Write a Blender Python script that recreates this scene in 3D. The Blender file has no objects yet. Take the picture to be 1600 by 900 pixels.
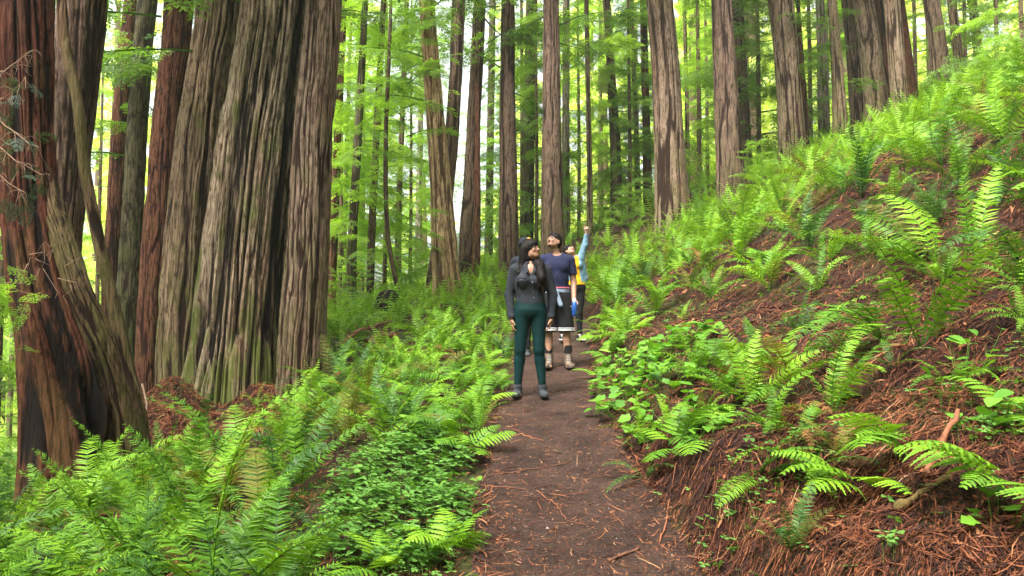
import bpy, math, time
import numpy as np
from mathutils import Matrix, Vector, Euler
T0 = time.time()
rng = np.random.default_rng(7)
R = math.radians
S = bpy.context.scene
C = S.collection

# ---------------------------------------------------------------- camera, sky, sun, exposure
F = 1232.0                       # focal length in photograph pixels (1600 wide)
PITCH = R(3.0)
CAM_Z = 1.55
cam_d = bpy.data.cameras.new('camera'); cam = bpy.data.objects.new('camera', cam_d); C.objects.link(cam)
cam.location = (0, 0, CAM_Z); cam.rotation_euler = (R(90) + PITCH, 0, 0)
cam_d.sensor_width = 36; cam_d.lens = 36 * F / 1600; cam_d.clip_start = 0.05; cam_d.clip_end = 1500
S.camera = cam
W = bpy.data.worlds.new('World'); S.world = W; W.use_nodes = True
wn = W.node_tree; wn.nodes.clear()
sky = wn.nodes.new('ShaderNodeTexSky'); sky.sky_type = 'NISHITA'; sky.sun_disc = False
sky.sun_elevation = R(58); sky.sun_rotation = R(215); sky.air_density = 1.0; sky.dust_density = 6.0; sky.ozone_density = 1.0
hsv = wn.nodes.new('ShaderNodeHueSaturation'); hsv.inputs['Saturation'].default_value = 0.22   # thin bright overcast: the blue is washed out
bgn = wn.nodes.new('ShaderNodeBackground'); bgn.inputs['Strength'].default_value = 0.105
won = wn.nodes.new('ShaderNodeOutputWorld')
wn.links.new(sky.outputs[0], hsv.inputs['Color']); wn.links.new(hsv.outputs[0], bgn.inputs['Color']); wn.links.new(bgn.outputs[0], won.inputs['Surface'])
sun_d = bpy.data.lights.new('sun', 'SUN'); sun_d.energy = 1.35; sun_d.angle = R(22); sun_d.color = (1, .96, .88)
sun = bpy.data.objects.new('sun', sun_d); C.objects.link(sun)
# sky sun_rotation is measured clockwise from +Y; the lamp points the same way
az, el = R(215), R(58)
sdir = Vector((math.sin(az) * math.cos(el), math.cos(az) * math.cos(el), math.sin(el)))
sun.rotation_euler = sdir.to_track_quat('Z', 'Y').to_euler()
S.view_settings.view_transform = 'Standard'; S.view_settings.look = 'None'
S.view_settings.exposure = 2.6; S.view_settings.gamma = 1.0
S.render.engine = 'CYCLES'
S.cycles.max_bounces = 7; S.cycles.diffuse_bounces = 4; S.cycles.glossy_bounces = 2; S.cycles.transmission_bounces = 3
S.cycles.volume_bounces = 1; S.cycles.use_denoising = True
S.cycles.use_adaptive_sampling = True; S.cycles.adaptive_threshold = 0.02

# ---------------------------------------------------------------- photograph pixel -> world at a given distance Y
COSP, SINP = math.cos(PITCH), math.sin(PITCH)
def P(px, py, Y):
    u = (px - 800) / F; t = (450 - py) / F
    dy = COSP - t * SINP; s = Y / dy
    return Vector((u * s, Y, CAM_Z + (SINP + t * COSP) * s))
def project(x, y, z):
    z = z - CAM_Z
    d = y * COSP + z * SINP; up = z * COSP - y * SINP
    return 800 + F * x / d, 450 - F * up / d, d

# ---------------------------------------------------------------- numpy noise
def _h(ix, iy, iz, s):
    h = (ix.astype(np.int64) * 374761393 + iy.astype(np.int64) * 668265263 + iz.astype(np.int64) * 2147483647 + s * 974634777) & 0xffffffff
    h = ((h ^ (h >> 13)) * 1274126177) & 0xffffffff
    h = ((h ^ (h >> 16)) * 2246822519) & 0xffffffff
    return ((h ^ (h >> 15)) & 0xffffff) / 8388607.5 - 1.0
def noise3(x, y, z, s=0, px=None):
    """value noise, -1..1; px = period of x in cells"""
    x, y, z = np.broadcast_arrays(np.asarray(x, float), np.asarray(y, float), np.asarray(z, float))
    fx, fy, fz = np.floor(x), np.floor(y), np.floor(z)
    ix, iy, iz = fx.astype(int), fy.astype(int), fz.astype(int)
    tx, ty, tz = x - fx, y - fy, z - fz
    tx = tx * tx * (3 - 2 * tx); ty = ty * ty * (3 - 2 * ty); tz = tz * tz * (3 - 2 * tz)
    jx = ix + 1
    if px: ix = ix % px; jx = jx % px
    o = 0
    for (a, wa) in ((ix, 1 - tx), (jx, tx)):
        for (b, wb) in ((iy, 1 - ty), (iy + 1, ty)):
            for (c, wc) in ((iz, 1 - tz), (iz + 1, tz)):
                o = o + _h(a, b, c, s) * wa * wb * wc
    return o
def fbm(x, y, z, s=0, oct=3):
    o = 0; a = 1; t = 0
    for k in range(oct):
        o = o + a * noise3(x * 2 ** k, y * 2 ** k, z * 2 ** k, s + k * 17); t += a; a *= .5
    return o / t
def sstep(a, b, x):
    t = np.clip((x - a) / (b - a), 0, 1); return t * t * (3 - 2 * t)

# ---------------------------------------------------------------- mesh helpers
class Geo:
    """collects numpy vertices, faces and one float attribute"""
    def __init__(s): s.v = []; s.f = []; s.a = []; s.n = 0
    def add(s, v, f, a=0.0):
        v = np.asarray(v, np.float32).reshape(-1, 3); f = np.asarray(f, np.int64)
        s.v.append(v); s.f.append(f + s.n)
        s.a.append(np.broadcast_to(np.asarray(a, np.float32), (len(v),))); s.n += len(v); return s
    def mesh(s, name, smooth=True):
        v = np.concatenate(s.v); a = np.concatenate(s.a)
        m = bpy.data.meshes.new(name)
        m.vertices.add(len(v)); m.vertices.foreach_set('co', v.ravel())
        tot = np.concatenate([np.full(len(f), f.shape[1], np.int32) for f in s.f])
        idx = np.concatenate([f.ravel() for f in s.f]).astype(np.int32)
        m.loops.add(len(idx)); m.loops.foreach_set('vertex_index', idx)
        m.polygons.add(len(tot)); st = np.zeros(len(tot), np.int32); st[1:] = np.cumsum(tot)[:-1]
        m.polygons.foreach_set('loop_start', st); m.polygons.foreach_set('loop_total', tot)
        m.polygons.foreach_set('use_smooth', np.full(len(tot), smooth))
        at = m.attributes.new('tint', 'FLOAT', 'POINT'); at.data.foreach_set('value', a)
        m.update(calc_edges=True); m.validate()
        return m
    def build(s, name, mat, parent=None, smooth=True):
        m = s.mesh(name, smooth); m.materials.append(mat)
        return link(name, m, parent)
def link(name, data, parent=None):
    o = bpy.data.objects.new(name, data); C.objects.link(o)
    if parent is not None: o.parent = parent
    return o
def set_mat(o, mat):
    if not o.data.materials: o.data.materials.append(None)
    o.material_slots[0].link = 'OBJECT'; o.material_slots[0].material = mat
def tag(o, label=None, cat=None, group=None, kind=None):
    if label: o['label'] = label
    if cat: o['category'] = cat
    if group: o['group'] = group
    if kind: o['kind'] = kind
    return o
def empty(name, loc=(0, 0, 0), label=None, cat=None, group=None):
    o = bpy.data.objects.new(name, None); C.objects.link(o); o.location = loc; o.empty_display_size = .1
    return tag(o, label, cat, group)
def grid_faces(nu, nv, wrap=False):
    """faces of a grid with rows nv, columns nu (index = j*nu+i)"""
    i = np.arange(nu if wrap else nu - 1); j = np.arange(nv - 1)
    I, J = np.meshgrid(i, j); I = I.ravel(); J = J.ravel(); I2 = (I + 1) % nu
    return np.stack([J * nu + I, J * nu + I2, (J + 1) * nu + I2, (J + 1) * nu + I], 1)
def rot_to(d, roll=0.0):
    """3x3 matrix whose Y axis points along d, Z as near up as can be"""
    d = np.asarray(d, float); d = d / np.linalg.norm(d)
    up = np.array([0, 0, 1.0]) if abs(d[2]) < .97 else np.array([1.0, 0, 0])
    x = np.cross(d, up); x /= np.linalg.norm(x); z = np.cross(x, d)
    c, s = math.cos(roll), math.sin(roll)
    return np.stack([c * x + s * z, d, -s * x + c * z], 1)
def tube(pts, rad, sides=6, cap=True):
    """tapered tube along points -> (verts, quads)"""
    pts = np.asarray(pts, float); n = len(pts); rad = np.broadcast_to(np.asarray(rad, float), (n,))
    tan = np.gradient(pts, axis=0); tan /= np.linalg.norm(tan, axis=1)[:, None] + 1e-9
    ref = np.array([0, 0, 1.0]) if abs(tan[0][2]) < .9 else np.array([1.0, 0, 0])
    V = []
    for k in range(n):
        a = np.cross(tan[k], ref); a /= np.linalg.norm(a) + 1e-9; b = np.cross(a, tan[k])
        th = np.arange(sides) * 2 * math.pi / sides
        V.append(pts[k] + rad[k] * (np.cos(th)[:, None] * a + np.sin(th)[:, None] * b))
    f = grid_faces(sides, n, True)
    return np.concatenate(V), f

# ---------------------------------------------------------------- terrain: thin-plate surface through surveyed points
def _G(px, py, Y, off=0.0):
    p = P(px, py, Y); return (p.x, p.y, p.z - off)
PATH = np.array([(-8, .35, -.75), (-4, .4, -.4), (0, .46, 0.0), (2, .46, .08), (4.2, .43, .24), (6, .36, .52), (8.1, .39, .855), (10.15, .5, 1.05), (13.1, .88, 1.35), (16, 1.1, 1.72), (20, .95, 2.2), (25, .6, 2.85)])
def path_x(y): return np.interp(y, PATH[:, 0], PATH[:, 1])
def path_z(y): return np.interp(y, PATH[:, 0], PATH[:, 2])
CP = [(x, y, z) for (y, x, z) in PATH]
CP += [(1.05, y, float(path_z(y)) + .02) for y in (2, 4.2, 6, 8.1, 10, 13)] + [(-.25, y, float(path_z(y)) - .02) for y in (2, 4.2, 6, 8.1, 10, 13)]
# right-hand bank
CP += [(1.95, 3, .62), (3.25, 5, 1.62), (6.5, 10, 4.1), (2.5, 8, 1.8), (1.9, 5.2, .95), (3.0, 13, 2.5), (9.75, 15, 6.1), (13, 20, 8.2), (5, 5, 2.5), (8, 6, 4.0), (4, -2, 1.4), (8, -2, 3.2), (20, 12, 10)]
CP += [_G(1050, 335, 26, .45), _G(1142, 292, 24, .45), _G(1164, 240, 30, .5), _G(1236, 225, 27, .5), _G(1315, 212, 27, .5), _G(1370, 165, 28, .5), _G(1425, 155, 28, .5), _G(1472, 132, 26, .5), _G(1500, 122, 28, .5), _G(964, 338, 34, .5), _G(922, 350, 30, .5), _G(863, 395, 26, .5), _G(1080, 420, 13, 0), _G(1300, 520, 8, 0)]
# left slope
CP += [(-1.2, 4.2, .1), (-3.2, 5, -.32), _G(110, 792, 8.5), _G(330, 650, 13.2), _G(300, 690, 11.2), _G(240, 740, 9.6), _G(420, 655, 12.2), _G(475, 602, 13.5), (-1.2, 10, .8), (-2, 16, 1.55), (-1, 13, 1.2), (-2.2, 7, .25), (-4, -2, -1.2), (-8, 2, -2.2),
       _G(548, 484, 24, .3), _G(518, 492, 26, .3), _G(578, 468, 25, .3), _G(700, 447, 22, .3), _G(733, 418, 28, .4), _G(796, 420, 28, .4), _G(626, 475, 20, .2), (-8, 9, -1.3), (-7.8, 17, -.2), (-12, 14, -3.0), (-14, 22, -3.2), (-14, 4, -4.5), (-22, 10, -9), (-22, 26, -8)]
CP += [(0, 50, 6.5), (-20, 50, -1), (25, 50, 16), (0, 90, 9), (-50, 50, -12), (-50, 10, -16), (60, 50, 30), (50, 10, 24), (-60, 100, -10), (0, 140, 14), (60, 120, 34), (0, -20, -2.2), (-20, -20, -9), (30, -20, 12), (10, 60, 10), (40, 80, 22), (-60, -20, -18)]
CP = np.array(CP)
def _phi(r): return np.where(r > 1e-9, r * r * np.log(r + 1e-12), 0)
_n = len(CP); _A = np.zeros((_n + 3, _n + 3)); _D = np.hypot(CP[:, None, 0] - CP[None, :, 0], CP[:, None, 1] - CP[None, :, 1])
_A[:_n, :_n] = _phi(_D) + np.eye(_n) * .6; _A[:_n, _n] = 1; _A[:_n, _n + 1:] = CP[:, :2]; _A[_n:, :_n] = _A[:_n, _n:].T
_w = np.linalg.solve(_A, np.concatenate([CP[:, 2], np.zeros(3)]))
def base_h(x, y):
    x = np.asarray(x, float); y = np.asarray(y, float); sh = np.broadcast(x, y).shape
    x = np.broadcast_to(x, sh); y = np.broadcast_to(y, sh)
    o = _w[_n] + _w[_n + 1] * x + _w[_n + 2] * y
    for k in range(_n): o = o + _w[k] * _phi(np.hypot(x - CP[k, 0], y - CP[k, 1]))
    return o
_m = lambda px, Y: (px - 800) / F * Y
MOUNDS = [(_m(262, 13.2), 13.2, .75, 1.3, .75), (_m(225, 11.2), 11.2, .55, .9, .45), (_m(405, 13.3), 13.3, .35, .5, .28), (_m(330, 11.6), 11.6, 1.0, .8, .20)]
def path_half(y): return np.interp(y, [0, 4.2, 6, 8.1, 13, 20], [.70, .62, .55, .52, .46, .42])
def height(x, y, detail=True):
    x = np.asarray(x, float); y = np.asarray(y, float)
    h = base_h(x, y)
    d = x - path_x(y) + .06 * noise3(y * 1.1, 0, 0, 5); hw = path_half(y)
    inside = 1 - sstep(hw - .1, hw + .25, np.abs(d))
    on = np.where((y > -6) & (y < 24), 1.0, 0.0)
    h = h * (1 - inside * on) + (path_z(y) + .03 * d) * inside * on
    # cut bank on the uphill side of the path
    fade = on * (1 - sstep(13, 20, y))
    h = h + fade * .16 * sstep(hw + .08, hw + .34, d) * (1 - .75 * sstep(hw + .5, hw + 1.7, d)) * (1 + .5 * noise3(x * 2, y * 2.2, 0, 9))
    # mound of needles and roots against the giant trunks, hollow beside it
    for (mx, my, rx, ry, a) in MOUNDS: h = h + a * np.exp(-(((x - mx) / rx) ** 2 + ((y - my) / ry) ** 2))
    if detail:
        off = 1 - inside * on
        near = 1 - sstep(16, 40, np.hypot(x, y))
        lump = .12 * fbm(x * .9, y * .9, 0, 3) + .085 * fbm(x * 3.1, y * 3.1, 0, 4) + .045 * np.abs(fbm(x * 8.5, y * 8.5, 0, 6))
        h = h + off * lump * (.35 + .65 * near) + (1 - off) * .012 * fbm(x * 4, y * 4, 0, 8)
        h = h + .6 * sstep(18, 50, y) * fbm(x * .1, y * .1, 0, 13)
    return h
def ray_ground(px, py, y0=1.5, y1=60.0):
    """where the sight line through a photograph pixel meets the ground"""
    Y = np.geomspace(y0, y1, 500); u = (px - 800) / F; t = (450 - py) / F
    s = Y / (COSP - t * SINP); x = u * s; z = CAM_Z + (SINP + t * COSP) * s
    g = height(x, Y, False); k = np.argmax(z < g)
    if z[k] >= g[k]: k = int(np.argmin(z - g + .02 * Y))
    return np.array([x[k], Y[k], float(height(x[k], Y[k]))])

# ---------------------------------------------------------------- materials
def mat_new(name):
    m = bpy.data.materials.new(name); m.use_nodes = True; nt = m.node_tree
    for n in list(nt.nodes): nt.nodes.remove(n)
    out = nt.nodes.new('ShaderNodeOutputMaterial')
    return m, nt, out
def N(nt, t, **kw):
    n = nt.nodes.new(t)
    for k, v in kw.items():
        if k in n.inputs: n.inputs[k].default_value = v
        else: setattr(n, k, v)
    return n
def ramp(nt, fac, stops):
    r = nt.nodes.new('ShaderNodeValToRGB'); e = r.color_ramp.elements
    while len(e) < len(stops): e.new(.5)
    for k, (p, c) in enumerate(stops): e[k].position = p; e[k].color = (*c, 1)
    nt.links.new(fac, r.inputs[0]); return r.outputs[0]
def mixc(nt, fac, a, b, mode='MIX'):
    m = nt.nodes.new('ShaderNodeMix'); m.data_type = 'RGBA'; m.blend_type = mode
    for sck, v in ((m.inputs['Factor'], fac), (m.inputs['A'], a), (m.inputs['B'], b)):
        if hasattr(v, 'links') or hasattr(v, 'is_output'): nt.links.new(v, sck)
        elif isinstance(v, tuple): sck.default_value = (*v, 1)
        else: sck.default_value = v
    return m.outputs['Result']
def math_(nt, op, a, b=None, c=None):
    n = nt.nodes.new('ShaderNodeMath'); n.operation = op
    for k, v in enumerate((a, b, c)):
        if v is None: continue
        if isinstance(v, (int, float)): n.inputs[k].default_value = v
        else: nt.links.new(v, n.inputs[k])
    return n.outputs[0]
def objco(nt, scale=(1, 1, 1), world=False):
    if world:
        g = nt.nodes.new('ShaderNodeNewGeometry'); src = g.outputs['Position']
    else:
        g = nt.nodes.new('ShaderNodeTexCoord'); src = g.outputs['Object']
    mp = nt.nodes.new('ShaderNodeMapping'); mp.inputs['Scale'].default_value = scale
    nt.links.new(src, mp.inputs['Vector']); return mp.outputs[0]
def tex_noise(nt, vec, scale, detail=3, rough=.55):
    n = nt.nodes.new('ShaderNodeTexNoise'); n.inputs['Scale'].default_value = scale; n.inputs['Detail'].default_value = detail; n.inputs['Roughness'].default_value = rough
    nt.links.new(vec, n.inputs['Vector']); return n.outputs['Fac']
def attr(nt, name='tint'):
    a = nt.nodes.new('ShaderNodeAttribute'); a.attribute_name = name; return a.outputs['Fac']
def bump(nt, h, strength, dist):
    b = nt.nodes.new('ShaderNodeBump'); b.inputs['Strength'].default_value = strength; b.inputs['Distance'].default_value = dist
    nt.links.new(h, b.inputs['Height']); return b.outputs[0]
def bsdf(nt, out, color, rough=.8, spec=.3, normal=None):
    b = nt.nodes.new('ShaderNodeBsdfPrincipled')
    if isinstance(color, tuple): b.inputs['Base Color'].default_value = (*color, 1)
    else: nt.links.new(color, b.inputs['Base Color'])
    if isinstance(rough, (int, float)): b.inputs['Roughness'].default_value = rough
    else: nt.links.new(rough, b.inputs['Roughness'])
    b.inputs['Specular IOR Level'].default_value = spec
    if normal is not None: nt.links.new(normal, b.inputs['Normal'])
    if out is not None: nt.links.new(b.outputs[0], out.inputs['Surface'])
    return b

def leaf_mat(name, dark, mid, light, trans=.45, rough=.45, spec=.35, wscale=1.3, brown=None, sat=1.0):
    """leaf: colour differs per plant piece and in clumps; light comes through it"""
    m, nt, out = mat_new(name)
    oi = nt.nodes.new('ShaderNodeObjectInfo')
    n1 = tex_noise(nt, objco(nt, world=True), wscale, 3)
    f = math_(nt, 'ADD', math_(nt, 'MULTIPLY', oi.outputs['Random'], .45), math_(nt, 'MULTIPLY', n1, .45))
    f = math_(nt, 'ADD', f, math_(nt, 'MULTIPLY', attr(nt), .35))
    col = ramp(nt, f, [(.18, dark), (.5, mid), (.85, light)])
    if brown:
        col = mixc(nt, math_(nt, 'MULTIPLY', math_(nt, 'GREATER_THAN', attr(nt), 1.5), 1.0), col, brown)
    b = bsdf(nt, None, col, rough, spec)
    t = nt.nodes.new('ShaderNodeBsdfTranslucent')
    tc = mixc(nt, 1.0, col, (1.0, 1.0, .45), 'MULTIPLY'); tc = mixc(nt, 1.0, tc, (1.5, 1.5, 1.5), 'MULTIPLY')
    nt.links.new(tc, t.inputs['Color'])
    mx = nt.nodes.new('ShaderNodeMixShader'); mx.inputs[0].default_value = trans
    nt.links.new(b.outputs[0], mx.inputs[1]); nt.links.new(t.outputs[0], mx.inputs[2]); nt.links.new(mx.outputs[0], out.inputs['Surface'])
    return m

def bark_mat(name, ridge, groove, second=None, moss=0.0, char=0.0, mosscol=(.09, .12, .02)):
    """furrowed bark: weathered ridges, red-brown fissures; moss low down; fine vertical fibre relief"""
    m, nt, out = mat_new(name)
    v = objco(nt, (1, 1, .12)); v2 = objco(nt, (1, 1, .16))
    fine = tex_noise(nt, objco(nt, (1, 1, .07)), 17, 5, .62); fib = tex_noise(nt, objco(nt, (1, 1, .08)), 34, 4, .7); patch = tex_noise(nt, v2, 1.3, 4, .6); flake = tex_noise(nt, objco(nt, (1, 1, .28)), 15, 4, .65)
    second = second or tuple(c * .6 for c in ridge)
    rc = mixc(nt, ramp(nt, patch, [(.36, (0, 0, 0)), (.66, (1, 1, 1))]), ridge, second)
    rc = mixc(nt, 1.0, rc, ramp(nt, fib, [(.36, (.30, .24, .21)), (.5, (1, 1, 1)), (.64, (1.4, 1.36, 1.3))]), 'MULTIPLY')
    rc = mixc(nt, ramp(nt, flake, [(.53, (0, 0, 0)), (.62, (1, 1, 1))]), rc, tuple(min(1, c * .5) for c in second))
    f = math_(nt, 'ADD', attr(nt), math_(nt, 'MULTIPLY', math_(nt, 'SUBTRACT', fine, .5), 1.6))
    f2 = ramp(nt, f, [(.12, (0, 0, 0)), (.50, (1, 1, 1))])
    col = mixc(nt, f2, groove, rc)
    if moss:
        sep = nt.nodes.new('ShaderNodeSeparateXYZ'); nt.links.new(objco(nt), sep.inputs[0])
        lowf = nt.nodes.new('ShaderNodeMapRange'); lowf.inputs['From Min'].default_value = 5.0; lowf.inputs['From Max'].default_value = .3
        nt.links.new(sep.outputs['Z'], lowf.inputs['Value'])
        mn = tex_noise(nt, objco(nt, (1, 1, .45)), 2.6, 4, .6)
        mf = math_(nt, 'MULTIPLY', ramp(nt, math_(nt, 'ADD', mn, math_(nt, 'MULTIPLY', lowf.outputs[0], .22)), [(.55, (0, 0, 0)), (.72, (1, 1, 1))]), moss)
        mf = math_(nt, 'MULTIPLY', mf, f2)
        col = mixc(nt, mf, col, mosscol)
    if char:
        cf = math_(nt, 'MULTIPLY', ramp(nt, attr(nt, 'char'), [(.35, (0, 0, 0)), (.7, (1, 1, 1))]), char)
        col = mixc(nt, cf, col, (.012, .009, .008))
    hgt = math_(nt, 'ADD', math_(nt, 'MULTIPLY', fine, 1.0), math_(nt, 'MULTIPLY', fib, .4))
    bsdf(nt, out, col, .85, .15, bump(nt, hgt, 1.0, .045))
    return m

def plain(name, col, rough=.7, spec=.3, var=.25, scale=8, bumpd=.0, bscale=60, metallic=0):
    m, nt, out = mat_new(name)
    n = tex_noise(nt, objco(nt), scale, 4)
    c = mixc(nt, ramp(nt, n, [(.3, (0, 0, 0)), (.7, (1, 1, 1))]), tuple(x * (1 - var) for x in col), tuple(min(1, x * (1 + var)) for x in col))
    nb = bump(nt, tex_noise(nt, objco(nt), bscale, 3), .7, bumpd) if bumpd else None
    b = bsdf(nt, out, c, rough, spec, nb); b.inputs['Metallic'].default_value = metallic
    return m

# soils
def soil_mat(name, cols, moss=0, scale=1.0, bd=.02):
    m, nt, out = mat_new(name)
    v = objco(nt, world=True)
    a = tex_noise(nt, v, 2.2 * scale, 5, .6); b = tex_noise(nt, v, 28 * scale, 5, .7); c = tex_noise(nt, v, 110 * scale, 3, .6)
    f = math_(nt, 'ADD', math_(nt, 'MULTIPLY', a, .42), math_(nt, 'ADD', math_(nt, 'MULTIPLY', b, .33), math_(nt, 'MULTIPLY', c, .25)))
    col = ramp(nt, f, cols)
    if moss:
        mn = tex_noise(nt, v, 1.1, 4, .6)
        col = mixc(nt, math_(nt, 'MULTIPLY', ramp(nt, mn, [(.50, (0, 0, 0)), (.62, (1, 1, 1))]), moss), col, mixc(nt, b, (.015, .03, .006), (.06, .10, .02)))
    h = math_(nt, 'ADD', math_(nt, 'MULTIPLY', b, 1.0), math_(nt, 'MULTIPLY', c, .4))
    bsdf(nt, out, col, .9, .2, bump(nt, h, 1.0, bd))
    return m
M = {}
M['ground'] = soil_mat('forest_duff', [(.30, (.008, .004, .003)), (.48, (.026, .010, .006)), (.62, (.065, .022, .011)), (.78, (.13, .05, .025))], .55)
M['path'] = soil_mat('path_soil', [(.32, (.013, .007, .005)), (.46, (.040, .022, .016)), (.58, (.078, .044, .032)), (.74, (.17, .105, .080))], 0, 1.3, .03)
M['litter'] = None
# ================================================================ SETTING: ground and path
def warp_axis(lo, hi, c, n, k):
    t = np.linspace(-1, 1, n); s = np.sinh(t * k) / math.sinh(k)
    return np.where(s < 0, c + s * (c - lo), c + s * (hi - c))
gx = warp_axis(-75, 75, .6, 330, 3.6); gy = warp_axis(-25, 170, 5.0, 330, 3.4)
GX, GY = np.meshgrid(gx, gy); GZ = height(GX, GY)
dpath = np.abs(GX - path_x(GY)); sink = (1 - sstep(path_half(GY) - .12, path_half(GY) + .05, dpath)) * ((GY > -5) & (GY < 21))
g = Geo(); g.add(np.stack([GX, GY, GZ - .05 * sink], -1).reshape(-1, 3), grid_faces(330, 330), 0)
tag(g.build('ground', M['ground']), kind='structure')
py_ = np.linspace(-4.5, 20.5, 700); pu = np.linspace(-1, 1, 44); PU, PY = np.meshgrid(pu, py_)
edge = 1 + .10 * noise3(PY * 2.3, np.sign(PU) * 3, 0, 21) + .05 * noise3(PY * 7, np.sign(PU) * 5, 0, 22)
PX = path_x(PY) + PU * (path_half(PY) + .06) * edge
PZ = height(PX, PY) + .004 + .006 * fbm(PX * 14, PY * 14, 0, 31) - .05 * sstep(.86, 1.0, np.abs(PU)) - .012 * (1 - np.abs(PU)) 
g = Geo(); g.add(np.stack([PX, PY, PZ], -1).reshape(-1, 3), grid_faces(44, 700), 0)
tag(g.build('path', M['path']), kind='structure')
def path_surf(x, y): return height(x, y) + .0

# ---------------------------------------------------------------- litter: dead redwood sprigs, twigs and bark flakes
def litter_mat():
    m, nt, out = mat_new('litter')
    c = ramp(nt, attr(nt), [(0, (.010, .004, .003)), (.22, (.036, .012, .007)), (.45, (.120, .034, .014)), (.68, (.235, .080, .030)), (.88, (.33, .145, .066)), (1, (.45, .28, .16))])
    bsdf(nt, out, c, .75, .25); return m
M['litter'] = litter_mat()
def strips(n, x, y, length, width, lift, tint, seed, segs=3, slope=True, curl=.5, surf=height):
    """n thin bent strips lying on the ground"""
    r = np.random.default_rng(seed)
    a = r.uniform(0, 2 * math.pi, n); k = r.normal(0, curl, n)
    t = np.linspace(-.5, .5, segs + 1)
    L = length[:, None]
    ang = a[:, None] + k[:, None] * t[None] * 2
    dx = np.cumsum(np.cos(ang) * L / segs, 1); dy = np.cumsum(np.sin(ang) * L / segs, 1)
    cx = x[:, None] + dx - dx.mean(1)[:, None]; cy = y[:, None] + dy - dy.mean(1)[:, None]
    z = surf(cx, cy) + lift[:, None] + r.normal(0, .35, n)[:, None] * t[None] * L * .5 + .004
    z = np.maximum(z, surf(cx, cy) + .002)
    w = width[:, None] * np.array([.45] + [1] * (segs - 1) + [.3])[None] * .5
    nx, ny = -np.sin(ang), np.cos(ang); tilt = r.normal(0, .6, n)[:, None] * w
    A = np.stack([cx + nx * w, cy + ny * w, z + tilt], -1); B = np.stack([cx - nx * w, cy - ny * w, z - tilt], -1)
    V = np.stack([A, B], 2).reshape(n, -1, 3)          # n, (segs+1)*2, 3
    f = []
    for s in range(segs): f.append([2 * s, 2 * s + 1, 2 * s + 3, 2 * s + 2])
    f = np.array(f); m = (segs + 1) * 2
    FF = (np.arange(n)[:, None, None] * m + f[None]).reshape(-1, 4)
    return V.reshape(-1, 3), FF, np.repeat(tint, m)
def litter_points(n, seed, xr, yr, keep):
    r = np.random.default_rng(seed)
    y = np.exp(r.uniform(math.log(yr[0]), math.log(yr[1]), n * 3)); u = r.uniform(xr[0], xr[1], n * 3)
    x = u * y; k = r.uniform(size=n * 3) < keep(x, y); x, y = x[k][:n], y[k][:n]
    return x, y, r
def right_keep(x, y):
    d = x - path_x(y) - path_half(y); return sstep(-.12, .15, d) * (1 - .3 * sstep(11, 17, y))
def left_keep(x, y):
    d = path_x(y) - path_half(y) - x; return sstep(-.1, .1, d)
def path_keep(x, y):
    d = np.abs(x - path_x(y)) / path_half(y); return np.where(d < 1.05, .25 + .75 * sstep(.45, 1, d), 0)
G = Geo()
x, y, r = litter_points(62000, 11, (-.05, .82), (2.6, 17), right_keep)
n = len(x); ty = r.uniform(size=n)
G.add(*strips(n, x, y, np.where(ty < .3, r.uniform(.10, .26, n), r.uniform(.03, .11, n)), np.where(ty < .3, .0030, .0042) * r.uniform(.5, 1.5, n) * (1 + .16 * np.clip(y - 5, 0, 9)), r.uniform(0, .035, n), np.clip(r.beta(1.7, 2.7, n) + .14 * noise3(x * 2, y * 2, 0, 3), 0, 1), 12, curl=.45))
x, y, r = litter_points(16000, 13, (-.9, .1), (3, 18), left_keep); n = len(x)
G.add(*strips(n, x, y, r.uniform(.03, .16, n), r.uniform(.004, .009, n), r.uniform(0, .02, n), r.beta(2, 2.6, n), 14))
# needles heaped on the root mound
n = 9000; r = np.random.default_rng(5); y = r.uniform(10.2, 14.4, n); x = (_m(r.uniform(200, 440, n), y))
G.add(*strips(n, x, y, r.uniform(.05, .22, n), r.uniform(.006, .012, n), r.uniform(0, .04, n), np.clip(r.beta(2.4, 3, n), 0, .75), 15))
x, y, r = litter_points(16000, 16, (-.02, .82), (2.6, 13), right_keep); n = len(x)
G.add(*strips(n, x, y, r.uniform(.015, .045, n), r.uniform(.008, .018, n) * (1 + .1 * np.clip(y - 5, 0, 9)), r.uniform(0, .012, n), np.clip(r.beta(1.5, 2.6, n), 0, .8), 19, segs=1, curl=.1))
# flat bark flakes
x, y, r = litter_points(1300, 17, (.02, .8), (2.6, 12), right_keep); n = len(x)
G.add(*strips(n, x, y, r.uniform(.03, .10, n), r.uniform(.010, .024, n), r.uniform(0, .02, n), r.uniform(.30, .9, n), 18, segs=2, curl=.2))
# bark-fibre straws hanging down the cut bank
o = G.build('forest_litter', M['litter'], smooth=False); tag(o, 'reddish dead redwood needles, twigs and bark flakes covering the banks', 'litter', kind='stuff')
G = Geo()
x, y, r = litter_points(38000, 19, (-.5, .5), (2.7, 14), path_keep); n = len(x)
def psurf(x, y): return height(x, y) - .004
G.add(*strips(n, x, y, np.where(r.uniform(size=n) < .14, r.uniform(.06, .2, n), r.uniform(.012, .05, n)), r.uniform(.0020, .0042, n), r.uniform(0, .004, n), np.clip(r.beta(1.6, 1.6, n), 0, 1), 20, surf=psurf))
o = G.build('path_litter', M['litter'], smooth=False); tag(o, 'fine twigs and dead needles trodden into the dirt path', 'litter', kind='stuff')
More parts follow.
